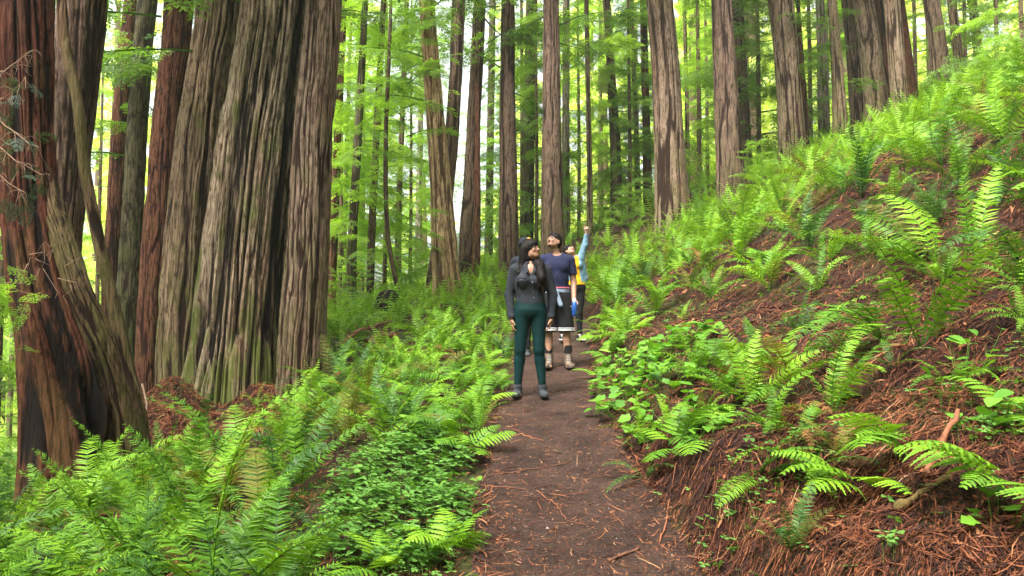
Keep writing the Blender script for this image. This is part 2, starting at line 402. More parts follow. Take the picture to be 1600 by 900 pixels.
# pebbles and crumbs on the path
G = Geo(); x, y, r = litter_points(9000, 23, (-.5, .5), (2.7, 13), lambda x, y: np.where(np.abs(x - path_x(y)) < path_half(y), .8, 0)); n = len(x)
ico = np.array([(0, 0, 1), (.9, 0, .3), (.28, .85, .3), (-.72, .53, .3), (-.72, -.53, .3), (.28, -.85, .3)]); icf = np.array([(0, 1, 2), (0, 2, 3), (0, 3, 4), (0, 4, 5), (0, 5, 1)])
sz = r.uniform(.002, .0055, n) * (1 + 2 * (r.uniform(size=n) < .03)); zz = psurf(x, y)
V = ico[None] * sz[:, None, None] * r.uniform(.6, 1.3, (n, 6, 3)) + np.stack([x, y, zz + .001], -1)[:, None]
G.add(V.reshape(-1, 3), (np.arange(n)[:, None, None] * 6 + icf[None]).reshape(-1, 3), np.repeat(r.uniform(0, 1, n), 6))
def crumb_mat():
    m, nt, out = mat_new('crumbs'); bsdf(nt, out, ramp(nt, attr(nt), [(0, (.03, .018, .014)), (.6, (.10, .06, .045)), (.93, (.22, .16, .13)), (1, (.4, .36, .32))]), .8, .3); return m
tag(G.build('path_gravel', crumb_mat(), smooth=False), 'small soil crumbs and grit on the dirt path', 'gravel', kind='stuff')
print('ground', time.time() - T0)

# ================================================================ TRUNKS
M['bark_red'] = bark_mat('bark_red', (0.16, 0.068, 0.0416), (0.0224, 0.008, 0.0056), (0.104, 0.0384, 0.024), .15)
M['bark_grey'] = bark_mat('bark_grey', (.25, .178, .128), (.022, .010, .006), (.15, .088, .058), .3)
M['bark_tan'] = bark_mat('bark_tan', (.37, .29, .205), (.010, .006, .004), (.185, .115, .072), .95, 1.0, (.10, .12, .025))
M['bark_greytan'] = bark_mat('bark_greytan', (.23, .165, .105), (.022, .011, .007), (.14, .09, .055), .6, 0, (.10, .11, .025))
M['bark_olive'] = bark_mat('bark_olive', (0.12, 0.104, 0.06), (0.028, 0.02, 0.0112), (0.08, 0.068, 0.036), .9, 0, (0.064, 0.072, 0.02))
M['bark_gold'] = bark_mat('bark_gold', (.50, .34, .20), (.085, .045, .026), (.33, .20, .11), .25, 0, (.18, .17, .04))
M['bark_brown'] = bark_mat('bark_brown', (.165, .108, .08), (.018, .008, .006), (.095, .055, .038), .2)
M['bark_dark'] = bark_mat('bark_dark', (.125, .044, .026), (.008, .004, .003), (.075, .024, .014), .15, 1.0)
M['bark_mossbrown'] = bark_mat('bark_mossbrown', (0.16, 0.1, 0.056), (0.0176, 0.0088, 0.0048), (0.088, 0.052, 0.0288), .55, 0, (0.08, 0.08, 0.02))
M['bark_pale'] = bark_mat('bark_pale', (0.336, 0.288, 0.24), (0.08, 0.056, 0.04), (0.24, 0.176, 0.136), .3)

def trunk_mesh(name, line, nth, nz, depth, wav, seed, flare=0, twist=0, lobes=(), cavity=None, charband=None, zpow=1.0, origin=None, vlen=1.1):
    """line = [(x, y, z, r)...] in world; returns mesh with furrowed bark, origin at base"""
    nth = int(nth * .72); nz = int(nz * .72)
    L = np.array(line, float); o = np.array(origin if origin is not None else L[0, :3])
    t = np.linspace(0, 1, nz) ** zpow
    zk = L[:, 2]; z = zk[0] + t * (zk[-1] - zk[0])
    # smooth interpolation along z
    def itp(c):
        s = np.interp(z, zk, c); w = max(3, nz // (len(zk) * 4)) | 1
        if len(zk) < 3: return s
        pad = np.concatenate([np.full(w // 2, s[0]), s, np.full(w // 2, s[-1])]); return np.convolve(pad, np.ones(w) / w, 'valid')
    cx, cy, rr = itp(L[:, 0]), itp(L[:, 1]), itp(L[:, 3])
    th = np.arange(nth) / nth
    TH, Z = np.meshgrid(th, z); RR = rr[:, None]; Zl = Z - z[0]
    r0 = float(np.median(rr))
    cells = max(8, int(round(2 * math.pi * r0 / wav)))
    warp = .7 * noise3(TH * 7, Zl * .30 / vlen, 0, seed + 1, px=7) + .5 * noise3(TH * cells / 2, Zl * 1.6 / vlen, 0, seed + 2, px=max(1, cells // 2) if cells % 2 == 0 else None)
    if cells % 2: warp = .7 * noise3(TH * 7, Zl * .30 / vlen, 0, seed + 1, px=7)
    q = TH * cells + twist * Zl + warp
    n1 = noise3(q, Zl * .42 / vlen, 3, seed, px=cells); n2 = noise3(q * 2 + 5, Zl * 1.3 / vlen, 7, seed + 3, px=2 * cells); n3 = noise3(q * 4 + 9, Zl * 4.5 / vlen, 1, seed + 4, px=4 * cells)
    ridge = (1 - np.exp(-(n1 / .26) ** 2)) * (1 - .60 * np.exp(-(n2 / .24) ** 2)) + .18 * n3
    ridge = np.clip(ridge, 0, 1.15)
    rad = RR * (1 + .05 * noise3(TH * 5, Zl * .3, 2, seed + 8, px=5))
    for (ang, amp, wid, htop) in lobes:                         # buttress lobes
        da = np.abs((TH - ang / 360 + .5) % 1 - .5) * 360
        rad = rad + amp * np.exp(-(da / wid) ** 2) * np.exp(-np.maximum(Zl, 0) / htop)
    if flare: rad = rad * (1 + flare * np.exp(-Zl / (.9 + r0)))
    ch = np.zeros_like(rad)
    if cavity:
        for (ang, wid, z0, z1, dep) in cavity:
            da = ((TH - ang / 360 + .5) % 1 - .5) * 360 + 5 * noise3(Zl * 1.3, 0, 0, seed + 77)
            m = np.exp(-(np.abs(da) / wid) ** 4) * sstep(z0 - .25, z0 + .15, Zl) * (1 - sstep(z1 - .8, z1, Zl + .3 * noise3(TH * 20, 0, 0, seed, px=20)))
            rad = rad - dep * m * RR; ch = np.maximum(ch, m)
    if charband:
        for (ang, wid, z0, z1) in charband:
            da = ((TH - ang / 360 + .5) % 1 - .5) * 360 + 5 * noise3(Zl * .9, 0, 0, seed + 70)
            ch = np.maximum(ch, np.exp(-(np.abs(da) / wid) ** 4) * sstep(z0 - .6, z0, Zl) * (1 - sstep(z1, z1 + 1, Zl)) * (.75 + .35 * noise3(q * 1.5, Zl, 0, seed + 71)))
    rad = rad + depth * (ridge - .6) * np.clip(rr / r0, .4, 1.6)[:, None]
    A = TH * 2 * math.pi
    V = np.stack([cx[:, None] + rad * np.sin(A), cy[:, None] - rad * np.cos(A), Z + 0 * rad], -1) - o   # angle 0 faces the path/camera side (-y)
    gg = Geo(); gg.add(V.reshape(-1, 3), grid_faces(nth, nz, True), ridge.ravel())
    m = gg.mesh(name)
    at = m.attributes.new('char', 'FLOAT', 'POINT'); at.data.foreach_set('value', ch.ravel().astype(np.float32))
    return m, o
def px_line(pts, Y, up=0, deepen=.5, taper=.93):
    """pts = [(px centre, py, px width)...] from base to top of frame, at distance Y"""
    L = []
    for k, (a, b, w) in enumerate(pts):
        yy = Y[k] if isinstance(Y, (list, tuple)) else Y
        p = P(a, b, yy); L.append((p.x, p.y, p.z, w * .5 * yy / F / math.sqrt(1 + ((a - 800) / F) ** 2)))   # a round trunk seen off-axis looks wider
    if deepen:
        b = L[0]; L.insert(0, (b[0] - (L[1][0] - b[0]) * .05, b[1], b[2] - deepen, b[3] * 1.05))
    if up:
        a, b = L[-2], L[-1]; dz = max(.5, b[2] - a[2]); k = up / dz
        kx = np.clip((b[0] - a[0]) * k, -up * .12, up * .12)
        L.append((b[0] + kx, b[1] + (b[1] - a[1]) * 0, b[2] + up, b[3] * taper * .85))
    return L
# ================================================================ FOLIAGE LIBRARY
M['needle'] = leaf_mat('needles', (.035, .085, .012), (.10, .21, .026), (.19, .33, .045), .45, .5, .3, .35)
M['needle_bright'] = leaf_mat('needles_bright', (.075, .16, .018), (.19, .34, .04), (.32, .49, .07), .55, .5, .3, .3)
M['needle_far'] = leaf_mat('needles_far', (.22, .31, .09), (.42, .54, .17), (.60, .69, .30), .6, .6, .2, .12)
M['needle_blue'] = leaf_mat('needles_blue', (.03, .055, .035), (.06, .10, .065), (.10, .15, .10), .3, .5, .2, 2)
M['twigwood'] = plain('twigwood', (.10, .06, .04), .85, .2, .4, 6)
M['twigpale'] = plain('twigpale', (.34, .22, .15), .85, .2, .3, 6)

def spray_arrays(seed, pairs=9, blades=6, blen=.11, bw=.028, twig=.42, sharp=.9):
    """flat feathery spray of length 1 along +Y: verts, tris"""
    r = np.random.default_rng(seed); V = []; Fc = []; n = 0
    droop = r.uniform(.12, .3)
    def put(v, f):
        nonlocal n; V.append(v); Fc.append(np.array(f) + n); n += len(v)
    def axis(s): return np.array([.03 * math.sin(s * 5 + seed), s, .10 * s - droop * s * s])
    for a in np.linspace(0, .9, 4):
        p, q = axis(a), axis(a + .28); put(np.array([p + (.006, 0, 0), p - (.006, 0, 0), q]), [(0, 1, 2)])
    for k in range(pairs):
        s = .10 + .86 * (k + r.uniform(-.3, .3)) / pairs; b = axis(s)
        for sd in (-1, 1):
            if r.uniform() < .1: continue
            l = twig * (1 - s) ** sharp * r.uniform(.7, 1.15) + .07
            a = R(r.uniform(42, 62)) * sd; d = np.array([math.sin(a), math.cos(a), r.uniform(-.25, .08)])
            px = np.array([d[1], -d[0], 0]); m = max(2, int(blades * l / twig + 1))
            tip = b + d * l + (0, 0, -.15 * l)
            put(np.array([b + px * .004, b - px * .004, tip]), [(0, 1, 2)])
            for j in range(m):
                f = (j + .6) / m; c = b + d * l * f + (0, 0, -.15 * l * f * f)
                for s2 in (-1, 1):
                    bl = blen * r.uniform(.7, 1.2) * (1 - .45 * f); e = d * .75 + px * s2 * .75 + np.array([0, 0, r.uniform(-.35, .15)])
                    w = np.cross(e, [0, 0, 1]); w = w / (np.linalg.norm(w) + 1e-6) * bw + np.array([0, 0, r.uniform(-.4, .4) * bw])
                    put(np.array([c, c + e * bl * .5 + w * .5, c + e * bl, c + e * bl * .5 - w * .5]), [(0, 1, 2), (0, 2, 3)])
    return np.concatenate(V).astype(np.float32), np.concatenate(Fc)
SPRAY = [spray_arrays(k, 6, 4, .17, .05, .5) for k in range(5)]        # small side sprays
SPRAYF = [spray_arrays(50 + k, 3, 1, .42, .17, .5) for k in range(4)]  # coarse, for far trees
def branch_arrays(seed, lib, nside=5, size=.42):
    """limb of length 1 along +Y with side sprays hanging from it"""
    r = np.random.default_rng(seed + 900); V = []; Fc = []; n = 0; T = []
    droop = r.uniform(.15, .45); rise = r.uniform(-.05, .25)
    def ax(s): return np.array([0.05 * math.sin(4 * s + seed), s, rise * s - droop * s * s])
    tv, tf = tube([ax(s) for s in np.linspace(0, 1, 5)], np.linspace(.012, .003, 5), 3)
    V.append(tv); Fc.append(np.concatenate([tf[:, [0, 1, 2]], tf[:, [0, 2, 3]]])); T.append(np.full(len(tv), -1.0)); n += len(tv)
    for k in range(nside * 2 + 1):
        s = .22 + .78 * (k + .5) / (nside * 2 + 1) + r.uniform(-.03, .03); sd = -1 if k % 2 else 1
        if k == nside * 2: sd = 0; s = .92
        a = R(r.uniform(35, 65)) * sd; d = np.array([math.sin(a), math.cos(a), r.uniform(-.55, -.05)])
        v, f = lib[r.integers(len(lib))]; l = size * r.uniform(.75, 1.2) * (1.05 - .45 * s)
        Mx = rot_to(d, r.normal(0, .35)) * l
        V.append(v @ Mx.T + ax(min(s, 1))); Fc.append(f + n); T.append(np.full(len(v), r.uniform(0, 1))); n += len(v)
    return np.concatenate(V).astype(np.float32), np.concatenate(Fc), np.concatenate(T).astype(np.float32)
BR = [branch_arrays(k, SPRAY) for k in range(6)]
BRF = [branch_arrays(20 + k, SPRAYF, 2, .72) for k in range(5)]
def crown_geo(g, r, z0, z1, nbr, l0, l1, lib, cx=0, cy=0, cz=0, up=.05, gap=0, r_in=0.0, lean=(0, 0)):
    for k in range(nbr):
        f = (k + r.uniform(0, 1)) / nbr; z = z0 + (z1 - z0) * f
        l = (l0 + (l1 - l0) * f) * r.uniform(.6, 1.15); a = r.uniform(0, 2 * math.pi)
        if gap and noise3(math.cos(a) * 1.5 + cx, math.sin(a) * 1.5, z * .35, 3) < -gap: continue
        el = r.normal(up, .18); d = np.array([math.cos(a) * math.cos(el), math.sin(a) * math.cos(el), math.sin(el)])
        v, fc, t = lib[r.integers(len(lib))]
        Mx = rot_to(d, r.normal(0, .2)) * l
        tt = np.clip(t * .55 + r.uniform(0, .45), 0, 1)
        g.add(v @ Mx.T + np.array([cx + d[0] * r_in + lean[0] * z, cy + d[1] * r_in + lean[1] * z, cz + z]), fc, tt)
def crown_mesh(name, seed, *a, **k):
    g = Geo(); crown_geo(g, np.random.default_rng(seed), *a, **k); return g.mesh(name, False)
CROWN_HIGH = [crown_mesh('crown', 100 + k, 7.5, 17, 20, 2.6, 3.2, BR, gap=.2, r_in=.3) for k in range(3)]
CROWN_MID = [crown_mesh('crown', 110 + k, 3.2, 14, 40, 2.0, 2.4, BR, gap=.25, r_in=.15) for k in range(4)]
CROWN_YOUNG = [crown_mesh('crown', 120 + k, .6, 10, 50, 2.0, .7, BR) for k in range(4)]
CROWN_BUSH = [crown_mesh('crown', 130 + k, .15, 2.0, 26, 1.2, .5, BR, up=.35) for k in range(3)]
print('foliage lib', time.time() - T0)

TREES = []   # (x, y, radius) footprints, to keep plants clear of the trunks
def tree(label, pts, Y, mat, nth, nz, depth, wav, seed, up=16, crown=None, cat='tree', group=None, deepen=.6, crown_mat='needle', name='redwood_tree', **k):
    L = px_line(pts, Y, up, deepen)
    m, o = trunk_mesh('trunk', L, nth, nz, depth, wav, seed, **k)
    m.materials.append(M[mat])
    root = empty(name, o, label, cat, group)
    link('trunk', m, root)
    TREES.append((L[1][0], L[1][1], L[1][3]))
    if crown is not None:
        lib, idx, sc, mt = crown
        me = lib[idx % len(lib)]
        c = link('crown', me, root); set_mat(c, M[mt])
        zt = L[-1][2] - o[2]; mid = np.array(L[-1][:2]) - o[:2]
        c.location = (0, 0, 0); 
        # follow the trunk's lean
        lx, ly = mid[0] / zt, mid[1] / zt
        c.rotation_euler = Euler((-math.atan(ly), math.atan(lx), 0)); c.rotation_euler.rotate_axis('Z', seed * 1.7)
        c.scale = (sc, sc, sc)
    return root
# ---- the group of giants on the left
tree('huge fluted redwood with pale tan bark strips and a charred black stripe', [(366, 655, 165), (368, 600, 150), (374, 520, 135), (383, 400, 128), (402, 230, 122), (428, 60, 112), (434, 0, 110)], 14.0,
     'bark_tan', 1000, 420, .085, .09, 1, up=14, twist=.03, lobes=[(-35, .22, 22, .8), (20, .16, 16, .7), (55, .25, 20, .7), (-70, .3, 20, .9)], charband=[(63, 13, 2.3, 30)], zpow=1.15, vlen=1.8, crown=(CROWN_HIGH, 0, 1, 'needle'))
tree('giant redwood with straight grey-brown bark standing right of the huge fluted trunk', [(470, 612, 76), (474, 500, 72), (481, 400, 66), (490, 200, 62), (502, 60, 58), (506, 0, 56)], 13.3,
     'bark_grey', 420, 420, .030, .055, 2, up=14, lobes=[(40, .1, 25, .5)], zpow=1.1, vlen=.8, crown=(CROWN_HIGH, 1, 1, 'needle'))
tree('broad redwood with mossy grey-tan bark, left of the huge fluted trunk', [(290, 640, 100), (291, 560, 94), (302, 400, 92), (320, 200, 88), (341, 60, 82), (347, 0, 80)], 15.4,
     'bark_greytan', 520, 380, .05, .08, 3, up=14, zpow=1.1, vlen=1.3, crown=(CROWN_HIGH, 2, 1, 'needle'))
tree('straight dark red redwood between the mossy knobbly trunk and the broad grey-tan one', [(232, 620, 46), (236, 500, 44), (243, 400, 44), (260, 210, 48), (276, 60, 46), (280, 0, 46)], 16.8,
     'bark_red', 300, 380, .028, .07, 4, up=14, zpow=1.1, vlen=.35, crown=(CROWN_HIGH, 0, 1, 'needle'))
tree('slim tree with mossy olive bark and stub knobs, left of the dark red redwood', [(194, 640, 40), (197, 500, 38), (204, 400, 36), (215, 200, 34), (225, 60, 33), (231, 0, 33)], 18.5,
     'bark_olive', 160, 300, .018, .10, 5, up=10, vlen=.3, crown=(CROWN_HIGH, 1, .8, 'needle'))
tree('slim reddish trunk glimpsed left of the mossy olive tree', [(166, 600, 26), (170, 480, 26), (176, 380, 26), (186, 200, 26), (202, 30, 25), (206, 0, 25)], 21,
     'bark_red', 120, 260, .02, .10, 6, up=10, vlen=.5)
tree('leaning redwood with smooth purple-brown bark, behind the burnt hollow trunk', [(84, 700, 60), (90, 480, 56), (99, 380, 58), (109, 230, 68), (121, 100, 76), (130, 0, 82)], 12.2,
     'bark_brown', 360, 360, .03, .09, 7, up=12, vlen=.9, crown=(CROWN_HIGH, 2, 1, 'needle'))
tree('dark burnt redwood at the left edge with a charred hollow base and flaring root', [(130, 800, 196), (126, 740, 180), (116, 640, 158), (98, 540, 128), (68, 430, 106), (50, 320, 94), (42, 200, 90), (36, 0, 96)], 8.6,
     'bark_dark', 640, 420, .05, .08, 8, up=10, lobes=[(-40, .12, 22, 1.3), (75, .15, 18, .9)], cavity=[(66, 24, -.3, 2.0, .62)], charband=[(-22, 12, -1, 3.2), (66, 30, -1, 1.9)], zpow=1.1, vlen=1.4, twist=.06)
# its leaning root arm and the thin leaning trunk
def limb(name, label, cat, pts, mat, nth=90, nz=240, depth=.012, wav=.05, seed=0, group=None, vlen=.5):
    L = []
    for (a, b, w, Y) in pts:
        p = P(a, b, Y); L.append((p.x, p.y, p.z, w * .5 * Y / F))
    L.sort(key=lambda q: q[2])
    m, o = trunk_mesh(name, L, nth, nz, depth, wav, seed, vlen=vlen); m.materials.append(M[mat])
    ob = link(name, m); ob.location = o; tag(ob, label, cat, group); return ob
limb('root_buttress', 'thick mossy root arm slanting down from the burnt trunk to the needle mound', 'root', [(214, 730, 52, 8.75), (204, 650, 48, 8.7), (184, 590, 46, 8.6), (158, 530, 46, 8.5), (122, 450, 42, 8.45), (99, 375, 36, 8.5), (78, 300, 34, 8.6), (60, 220, 30, 8.65)], 'bark_mossbrown', 200, 260, .02, .06, 41)
limb('leaning_sapling', 'thin mossy bare trunk leaning across in front of the purple-brown redwood', 'tree', [(212, 612, 15, 8.2), (204, 585, 17, 8.2), (190, 530, 20, 8.15), (168, 440, 19, 8.1), (151, 360, 18, 8.1), (133, 270, 17, 8.05), (126, 190, 17, 8.0), (113, 120, 17, 8), (100, 60, 16, 8), (92, -60, 14, 8)], 'bark_mossbrown', 72, 260, .008, .05, 42)

# ---- trunks of the stand behind; px (centre, y, width), Y distance
B = [
 ('tan tree with golden scaly bark leaning left in the middle distance', [(700, 455, 44), (694, 380, 39), (685, 240, 31), (674, 100, 26), (667, 0, 24)], 22, 'bark_gold', 200, .022, .07, ('H', 0, .8, 'needle')),
 ('dark brown trunk leaning behind the golden scaly tree', [(676, 452, 24), (690, 360, 24), (704, 240, 22), (712, 120, 20), (717, 0, 21)], 25, 'bark_brown', 140, .022, .09, None),
 ('dark double-stemmed redwood right of the golden scaly tree', [(730, 428, 32), (734, 340, 28), (740, 200, 22), (746, 80, 20), (749, 0, 20)], 28, 'bark_brown', 140, .03, .12, ('H', 0, 1.1, 'needle')),
 ('slim reddish stem fused to the foot of the double-stemmed redwood', [(744, 432, 14), (745, 380, 13), (746, 330, 11), (746, 240, 8)], 27.5, 'bark_red', 80, .02, .09, None),
 ('straight red-brown redwood behind the capped hiker', [(796, 430, 32), (795, 340, 29), (793, 150, 24), (793, 0, 21)], 28, 'bark_brown', 160, .025, .1, ('H', 2, 1, 'needle')),
 ('mossy trunk half hidden by hanging green foliage between two red-brown redwoods', [(822, 390, 22), (825, 250, 20), (831, 0, 18)], 33, 'bark_olive', 100, .02, .1, ('Y', 1, 1.25, 'needle')),
 ('tall dark redwood right behind the man in the navy shirt', [(864, 405, 38), (863, 330, 33), (862, 160, 28), (861, 0, 24)], 26, 'bark_brown', 180, .028, .1, ('H', 0, 1.05, 'needle')),
 ('pale thin trunk just right of the tall dark redwood behind the man', [(884, 380, 13), (884, 200, 12), (885, 0, 11)], 34, 'bark_pale', 70, .015, .09, ('H', 1, 1, 'needle_bright')),
 ('pole-thin bare trunk rising just above the raised hand', [(922, 375, 10), (921, 250, 8), (916, 0, 7)], 30, 'bark_grey', 60, .008, .06, ('H', 2, .9, 'needle_bright')),
 ('slender purple-brown redwood midway between the raised hand and the wide grey redwood', [(964, 345, 19), (961, 220, 17), (953, 80, 13), (948, 0, 12)], 34, 'bark_brown', 90, .02, .1, ('M', 1, .95, 'needle')),
 ('thin dark trunk left of the wide grey redwood', [(998, 345, 10), (994, 200, 8), (986, 0, 7)], 36, 'bark_brown', 60, .01, .08, ('Y', 2, 1.3, 'needle')),
 ('thin dark trunk close against the wide grey redwood', [(1013, 345, 16), (1010, 200, 13), (1005, 0, 11)], 34, 'bark_dark', 70, .015, .09, ('Y', 3, 1.4, 'needle')),
 ('wide grey redwood with straight furrowed bark rising from the ferns at mid slope', [(1051, 345, 58), (1048, 260, 50), (1040, 100, 45), (1031, 0, 43)], 26, 'bark_grey', 260, .032, .1, ('H', 0, 1.1, 'needle')),
 ('pencil-thin grey trunk right of the wide grey redwood', [(1075, 330, 8), (1073, 150, 7), (1069, 0, 6)], 38, 'bark_grey', 50, .01, .08, ('M', 2, .8, 'needle_bright')),
 ('straight brown redwood with a swollen foot on the slope', [(1144, 305, 48), (1139, 230, 40), (1132, 100, 35), (1127, 0, 32)], 24, 'bark_brown', 220, .03, .09, ('H', 1, 1.05, 'needle')),
 ('narrow brown trunk tucked behind the swollen-footed redwood', [(1166, 250, 20), (1160, 130, 18), (1152, 0, 18)], 30, 'bark_brown', 110, .02, .1, ('M', 3, 1, 'needle')),
 ('wide leaning grey-brown redwood above the fern ridge', [(1238, 238, 42), (1234, 170, 40), (1226, 60, 39), (1219, 0, 40)], 27, 'bark_grey', 220, .03, .1, ('M', 0, 1.0, 'needle')),
 ('narrow red stem fused to the right side of the leaning grey-brown redwood', [(1259, 235, 14), (1256, 160, 12), (1250, 60, 8)], 27.5, 'bark_red', 80, .015, .09, None),
 ('pale whitish trunk with peeling patches at the ridge', [(1288, 222, 20), (1285, 100, 17), (1281, 0, 14)], 32, 'bark_pale', 100, .015, .1, ('H', 2, 1, 'needle')),
 ('smooth grey trunk leaning left, beside the pale whitish one', [(1314, 222, 25), (1309, 120, 19), (1300, 0, 15)], 27, 'bark_greytan', 120, .016, .08, ('M', 1, .9, 'needle')),
 ('dark brown trunk left of the three-stemmed ridge cluster', [(1342, 205, 25), (1333, 80, 22), (1324, 0, 20)], 29, 'bark_brown', 120, .02, .1, ('H', 0, 1, 'needle')),
 ('wide furrowed redwood, left stem of the ridge cluster', [(1370, 178, 40), (1360, 80, 36), (1349, 0, 33)], 28, 'bark_grey', 180, .03, .1, ('H', 1, 1, 'needle')),
 ('charred black stem in the middle of the ridge cluster', [(1392, 170, 22), (1384, 80, 21), (1375, 0, 20)], 28.6, 'bark_dark', 90, .03, .1, None),
 ('straight grey-brown stem in front of the charred one', [(1407, 175, 26), (1400, 80, 27), (1393, 0, 27)], 26, 'bark_grey', 150, .02, .08, ('H', 2, .9, 'needle')),
 ('dark red stem on the right side of the ridge cluster', [(1424, 165, 27), (1415, 80, 20), (1406, 0, 14)], 28, 'bark_dark', 110, .02, .09, None),
 ('purple-brown redwood standing alone right of the ridge cluster', [(1474, 145, 32), (1464, 60, 29), (1455, 0, 26)], 26, 'bark_brown', 160, .024, .09, ('H', 0, 1, 'needle')),
 ('slender grey trunk right of the lone purple-brown redwood', [(1502, 135, 17), (1494, 60, 16), (1487, 0, 15)], 28, 'bark_greytan', 90, .015, .08, ('M', 2, .9, 'needle')),
 ('dim brown trunk nearly hidden by foliage at the top right', [(1534, 125, 18), (1524, 40, 16), (1519, 0, 16)], 34, 'bark_brown', 80, .015, .09, ('Y', 0, 1.2, 'needle')),
 ('slim reddish tree nearest the right side of the giant group', [(518, 500, 15), (520, 400, 14), (528, 200, 12), (538, 0, 10)], 26, 'bark_red', 80, .015, .08, ('M', 3, .95, 'needle_bright')),
 ('mossy dark trunk in the young trees right of the giant group', [(548, 492, 18), (550, 380, 16), (560, 200, 13), (571, 0, 10)], 24, 'bark_olive', 100, .018, .08, ('M', 0, .95, 'needle_bright')),
 ('thin brown trunk left of the black stump', [(577, 475, 13), (581, 360, 12), (590, 180, 11), (599, 0, 9)], 25, 'bark_brown', 80, .015, .08, ('M', 1, .9, 'needle_bright')),
 ('wavy dark sapling rising out of the black stump', [(627, 476, 9), (616, 425, 8), (606, 380, 8), (602, 300, 7), (603, 190, 7), (608, 90, 6), (611, 0, 5)], 21, 'bark_brown', 50, .006, .06, ('M', 2, .7, 'needle_bright')),
 ('straight thin dark trunk between the wavy sapling and the golden scaly tree', [(621, 430, 11), (624, 300, 9), (631, 120, 8), (636, 0, 7)], 32, 'bark_brown', 60, .012, .08, ('M', 3, 1, 'needle_bright')),
 ('faint grey trunk far off left of the golden scaly tree', [(653, 420, 12), (655, 300, 10), (658, 120, 9)], 42, 'bark_pale', 50, .012, .1, ('Y', 1, 1.4, 'needle_bright')),
 ('faint trunk behind the mossy one near the giant group', [(536, 470, 8), (540, 300, 7), (546, 100, 6)], 34, 'bark_brown', 50, .01, .08, ('Y', 2, 1.3, 'needle_bright')),
 ('greenish trunk veiled by hanging foliage right of the double-stemmed redwood', [(763, 425, 14), (765, 300, 12), (768, 100, 11), (770, 0, 10)], 38, 'bark_olive', 60, .012, .1, ('Y', 3, 1.35, 'needle_bright')),
]
LIB = {'H': CROWN_HIGH, 'M': CROWN_MID, 'Y': CROWN_YOUNG}
for k, (lab, pts, Y, mat, nth, dep, wav, cr) in enumerate(B):
    c = (LIB[cr[0]], cr[1], cr[2], cr[3]) if cr else None
    short = pts[-1][1] > 40
    tree(lab, pts, Y, mat, nth, 170 if nth > 100 else 100, dep, wav, 60 + k, up=(2.5 if short else 12), crown=c, deepen=.9, vlen=1.0, flare=.10)
print('trunks', time.time() - T0)

# ---- young trees and low leafy trees that fill the gaps (foliage from the ground up)
Yg = [  # px, Y, scale, lib, mat, where
 (530, 30, 1.3, 'Y', 'needle_bright', 'behind the slim reddish tree'), (565, 34, 1.5, 'Y', 'needle_bright', 'behind the mossy dark trunk'),
 (600, 28, 1.15, 'Y', 'needle_bright', 'behind the wavy sapling'), (640, 36, 1.3, 'Y', 'needle_bright', 'left of the golden scaly tree'),
 (640, 46, 1.3, 'Y', 'needle_bright', 'far behind the golden scaly tree'), (768, 40, .8, 'Y', 'needle', 'right of the double-stemmed redwood'),
 (815, 36, 1.6, 'Y', 'needle', 'between the two red-brown redwoods'), (838, 31, 1.2, 'Y', 'needle', 'just left of the tall dark redwood'),
 (905, 38, 1.4, 'Y', 'needle_bright', 'behind the raised hand'), (940, 42, 1.7, 'Y', 'needle_bright', 'left of the slender purple-brown redwood'),
 (985, 33, 1.3, 'Y', 'needle', 'between the slender redwood and the wide grey one'), (1010, 40, 1.6, 'Y', 'needle', 'behind the wide grey redwood'),
 (1095, 34, 1.5, 'Y', 'needle_bright', 'right of the wide grey redwood'), (1108, 45, 1.7, 'Y', 'needle_bright', 'behind the swollen-footed redwood'),
 (1190, 31, 1.45, 'Y', 'needle', 'left of the leaning grey-brown redwood'), (1172, 38, 1.7, 'Y', 'needle', 'behind the narrow brown trunk'),
 (1272, 34, 1.5, 'Y', 'needle', 'beside the pale whitish trunk'), (1300, 42, 1.6, 'Y', 'needle_bright', 'behind the smooth grey trunk'),
 (1440, 36, 1.4, 'Y', 'needle_bright', 'behind the lone purple-brown redwood'), (1520, 34, 1.2, 'Y', 'needle', 'right of the slender grey trunk'),
 (1570, 24, .95, 'Y', 'needle', 'on the ridge in the top right corner'), (1610, 20, .9, 'Y', 'needle_bright', 'cut by the right edge'),
 (150, 30, 1.5, 'Y', 'needle_bright', 'below the slope between the left trunks'), (60, 26, 1.2, 'Y', 'needle_bright', 'below the slope behind the burnt trunk'),
 (0, 22, 1.3, 'Y', 'needle_bright', 'below the slope at the left edge'), (-60, 19, 1.2, 'Y', 'needle_bright', 'just outside the left edge'), (300, 30, 1.5, 'Y', 'needle_bright', 'hidden behind the giants'),
 (310, 40, 1.9, 'Y', 'needle_bright', 'in the gap left of the broad grey-tan redwood'), (20, 38, 2.0, 'Y', 'needle_bright', 'far down the slope at the left'),
]
for k, (px, Y, sc, lb, mt, where) in enumerate(Yg):
    x = (px - 800) / F * Y * 1.0; z = float(height(x, Y)) - .1
    me = LIB[lb][k % 4]
    root = empty('young_redwood', (x, Y, z), ('bright green' if mt != 'needle' else 'dark green') + ' young conifer with drooping sprays ' + where, 'young tree')
    c = link('crown', me, root); set_mat(c, M[mt]); c.rotation_euler = (0, 0, k * 2.1); c.scale = (sc, sc, sc * 1.15)
    v, f = tube([(0, 0, -.3), (.03, 0, 3 * sc), (0, .05, 8 * sc), (0, 0, 13 * sc)], [.07 * sc, .06 * sc, .04 * sc, .01], 8); g = Geo(); g.add(v, f, 0.8); g.build('trunk', M['bark_brown'], root)
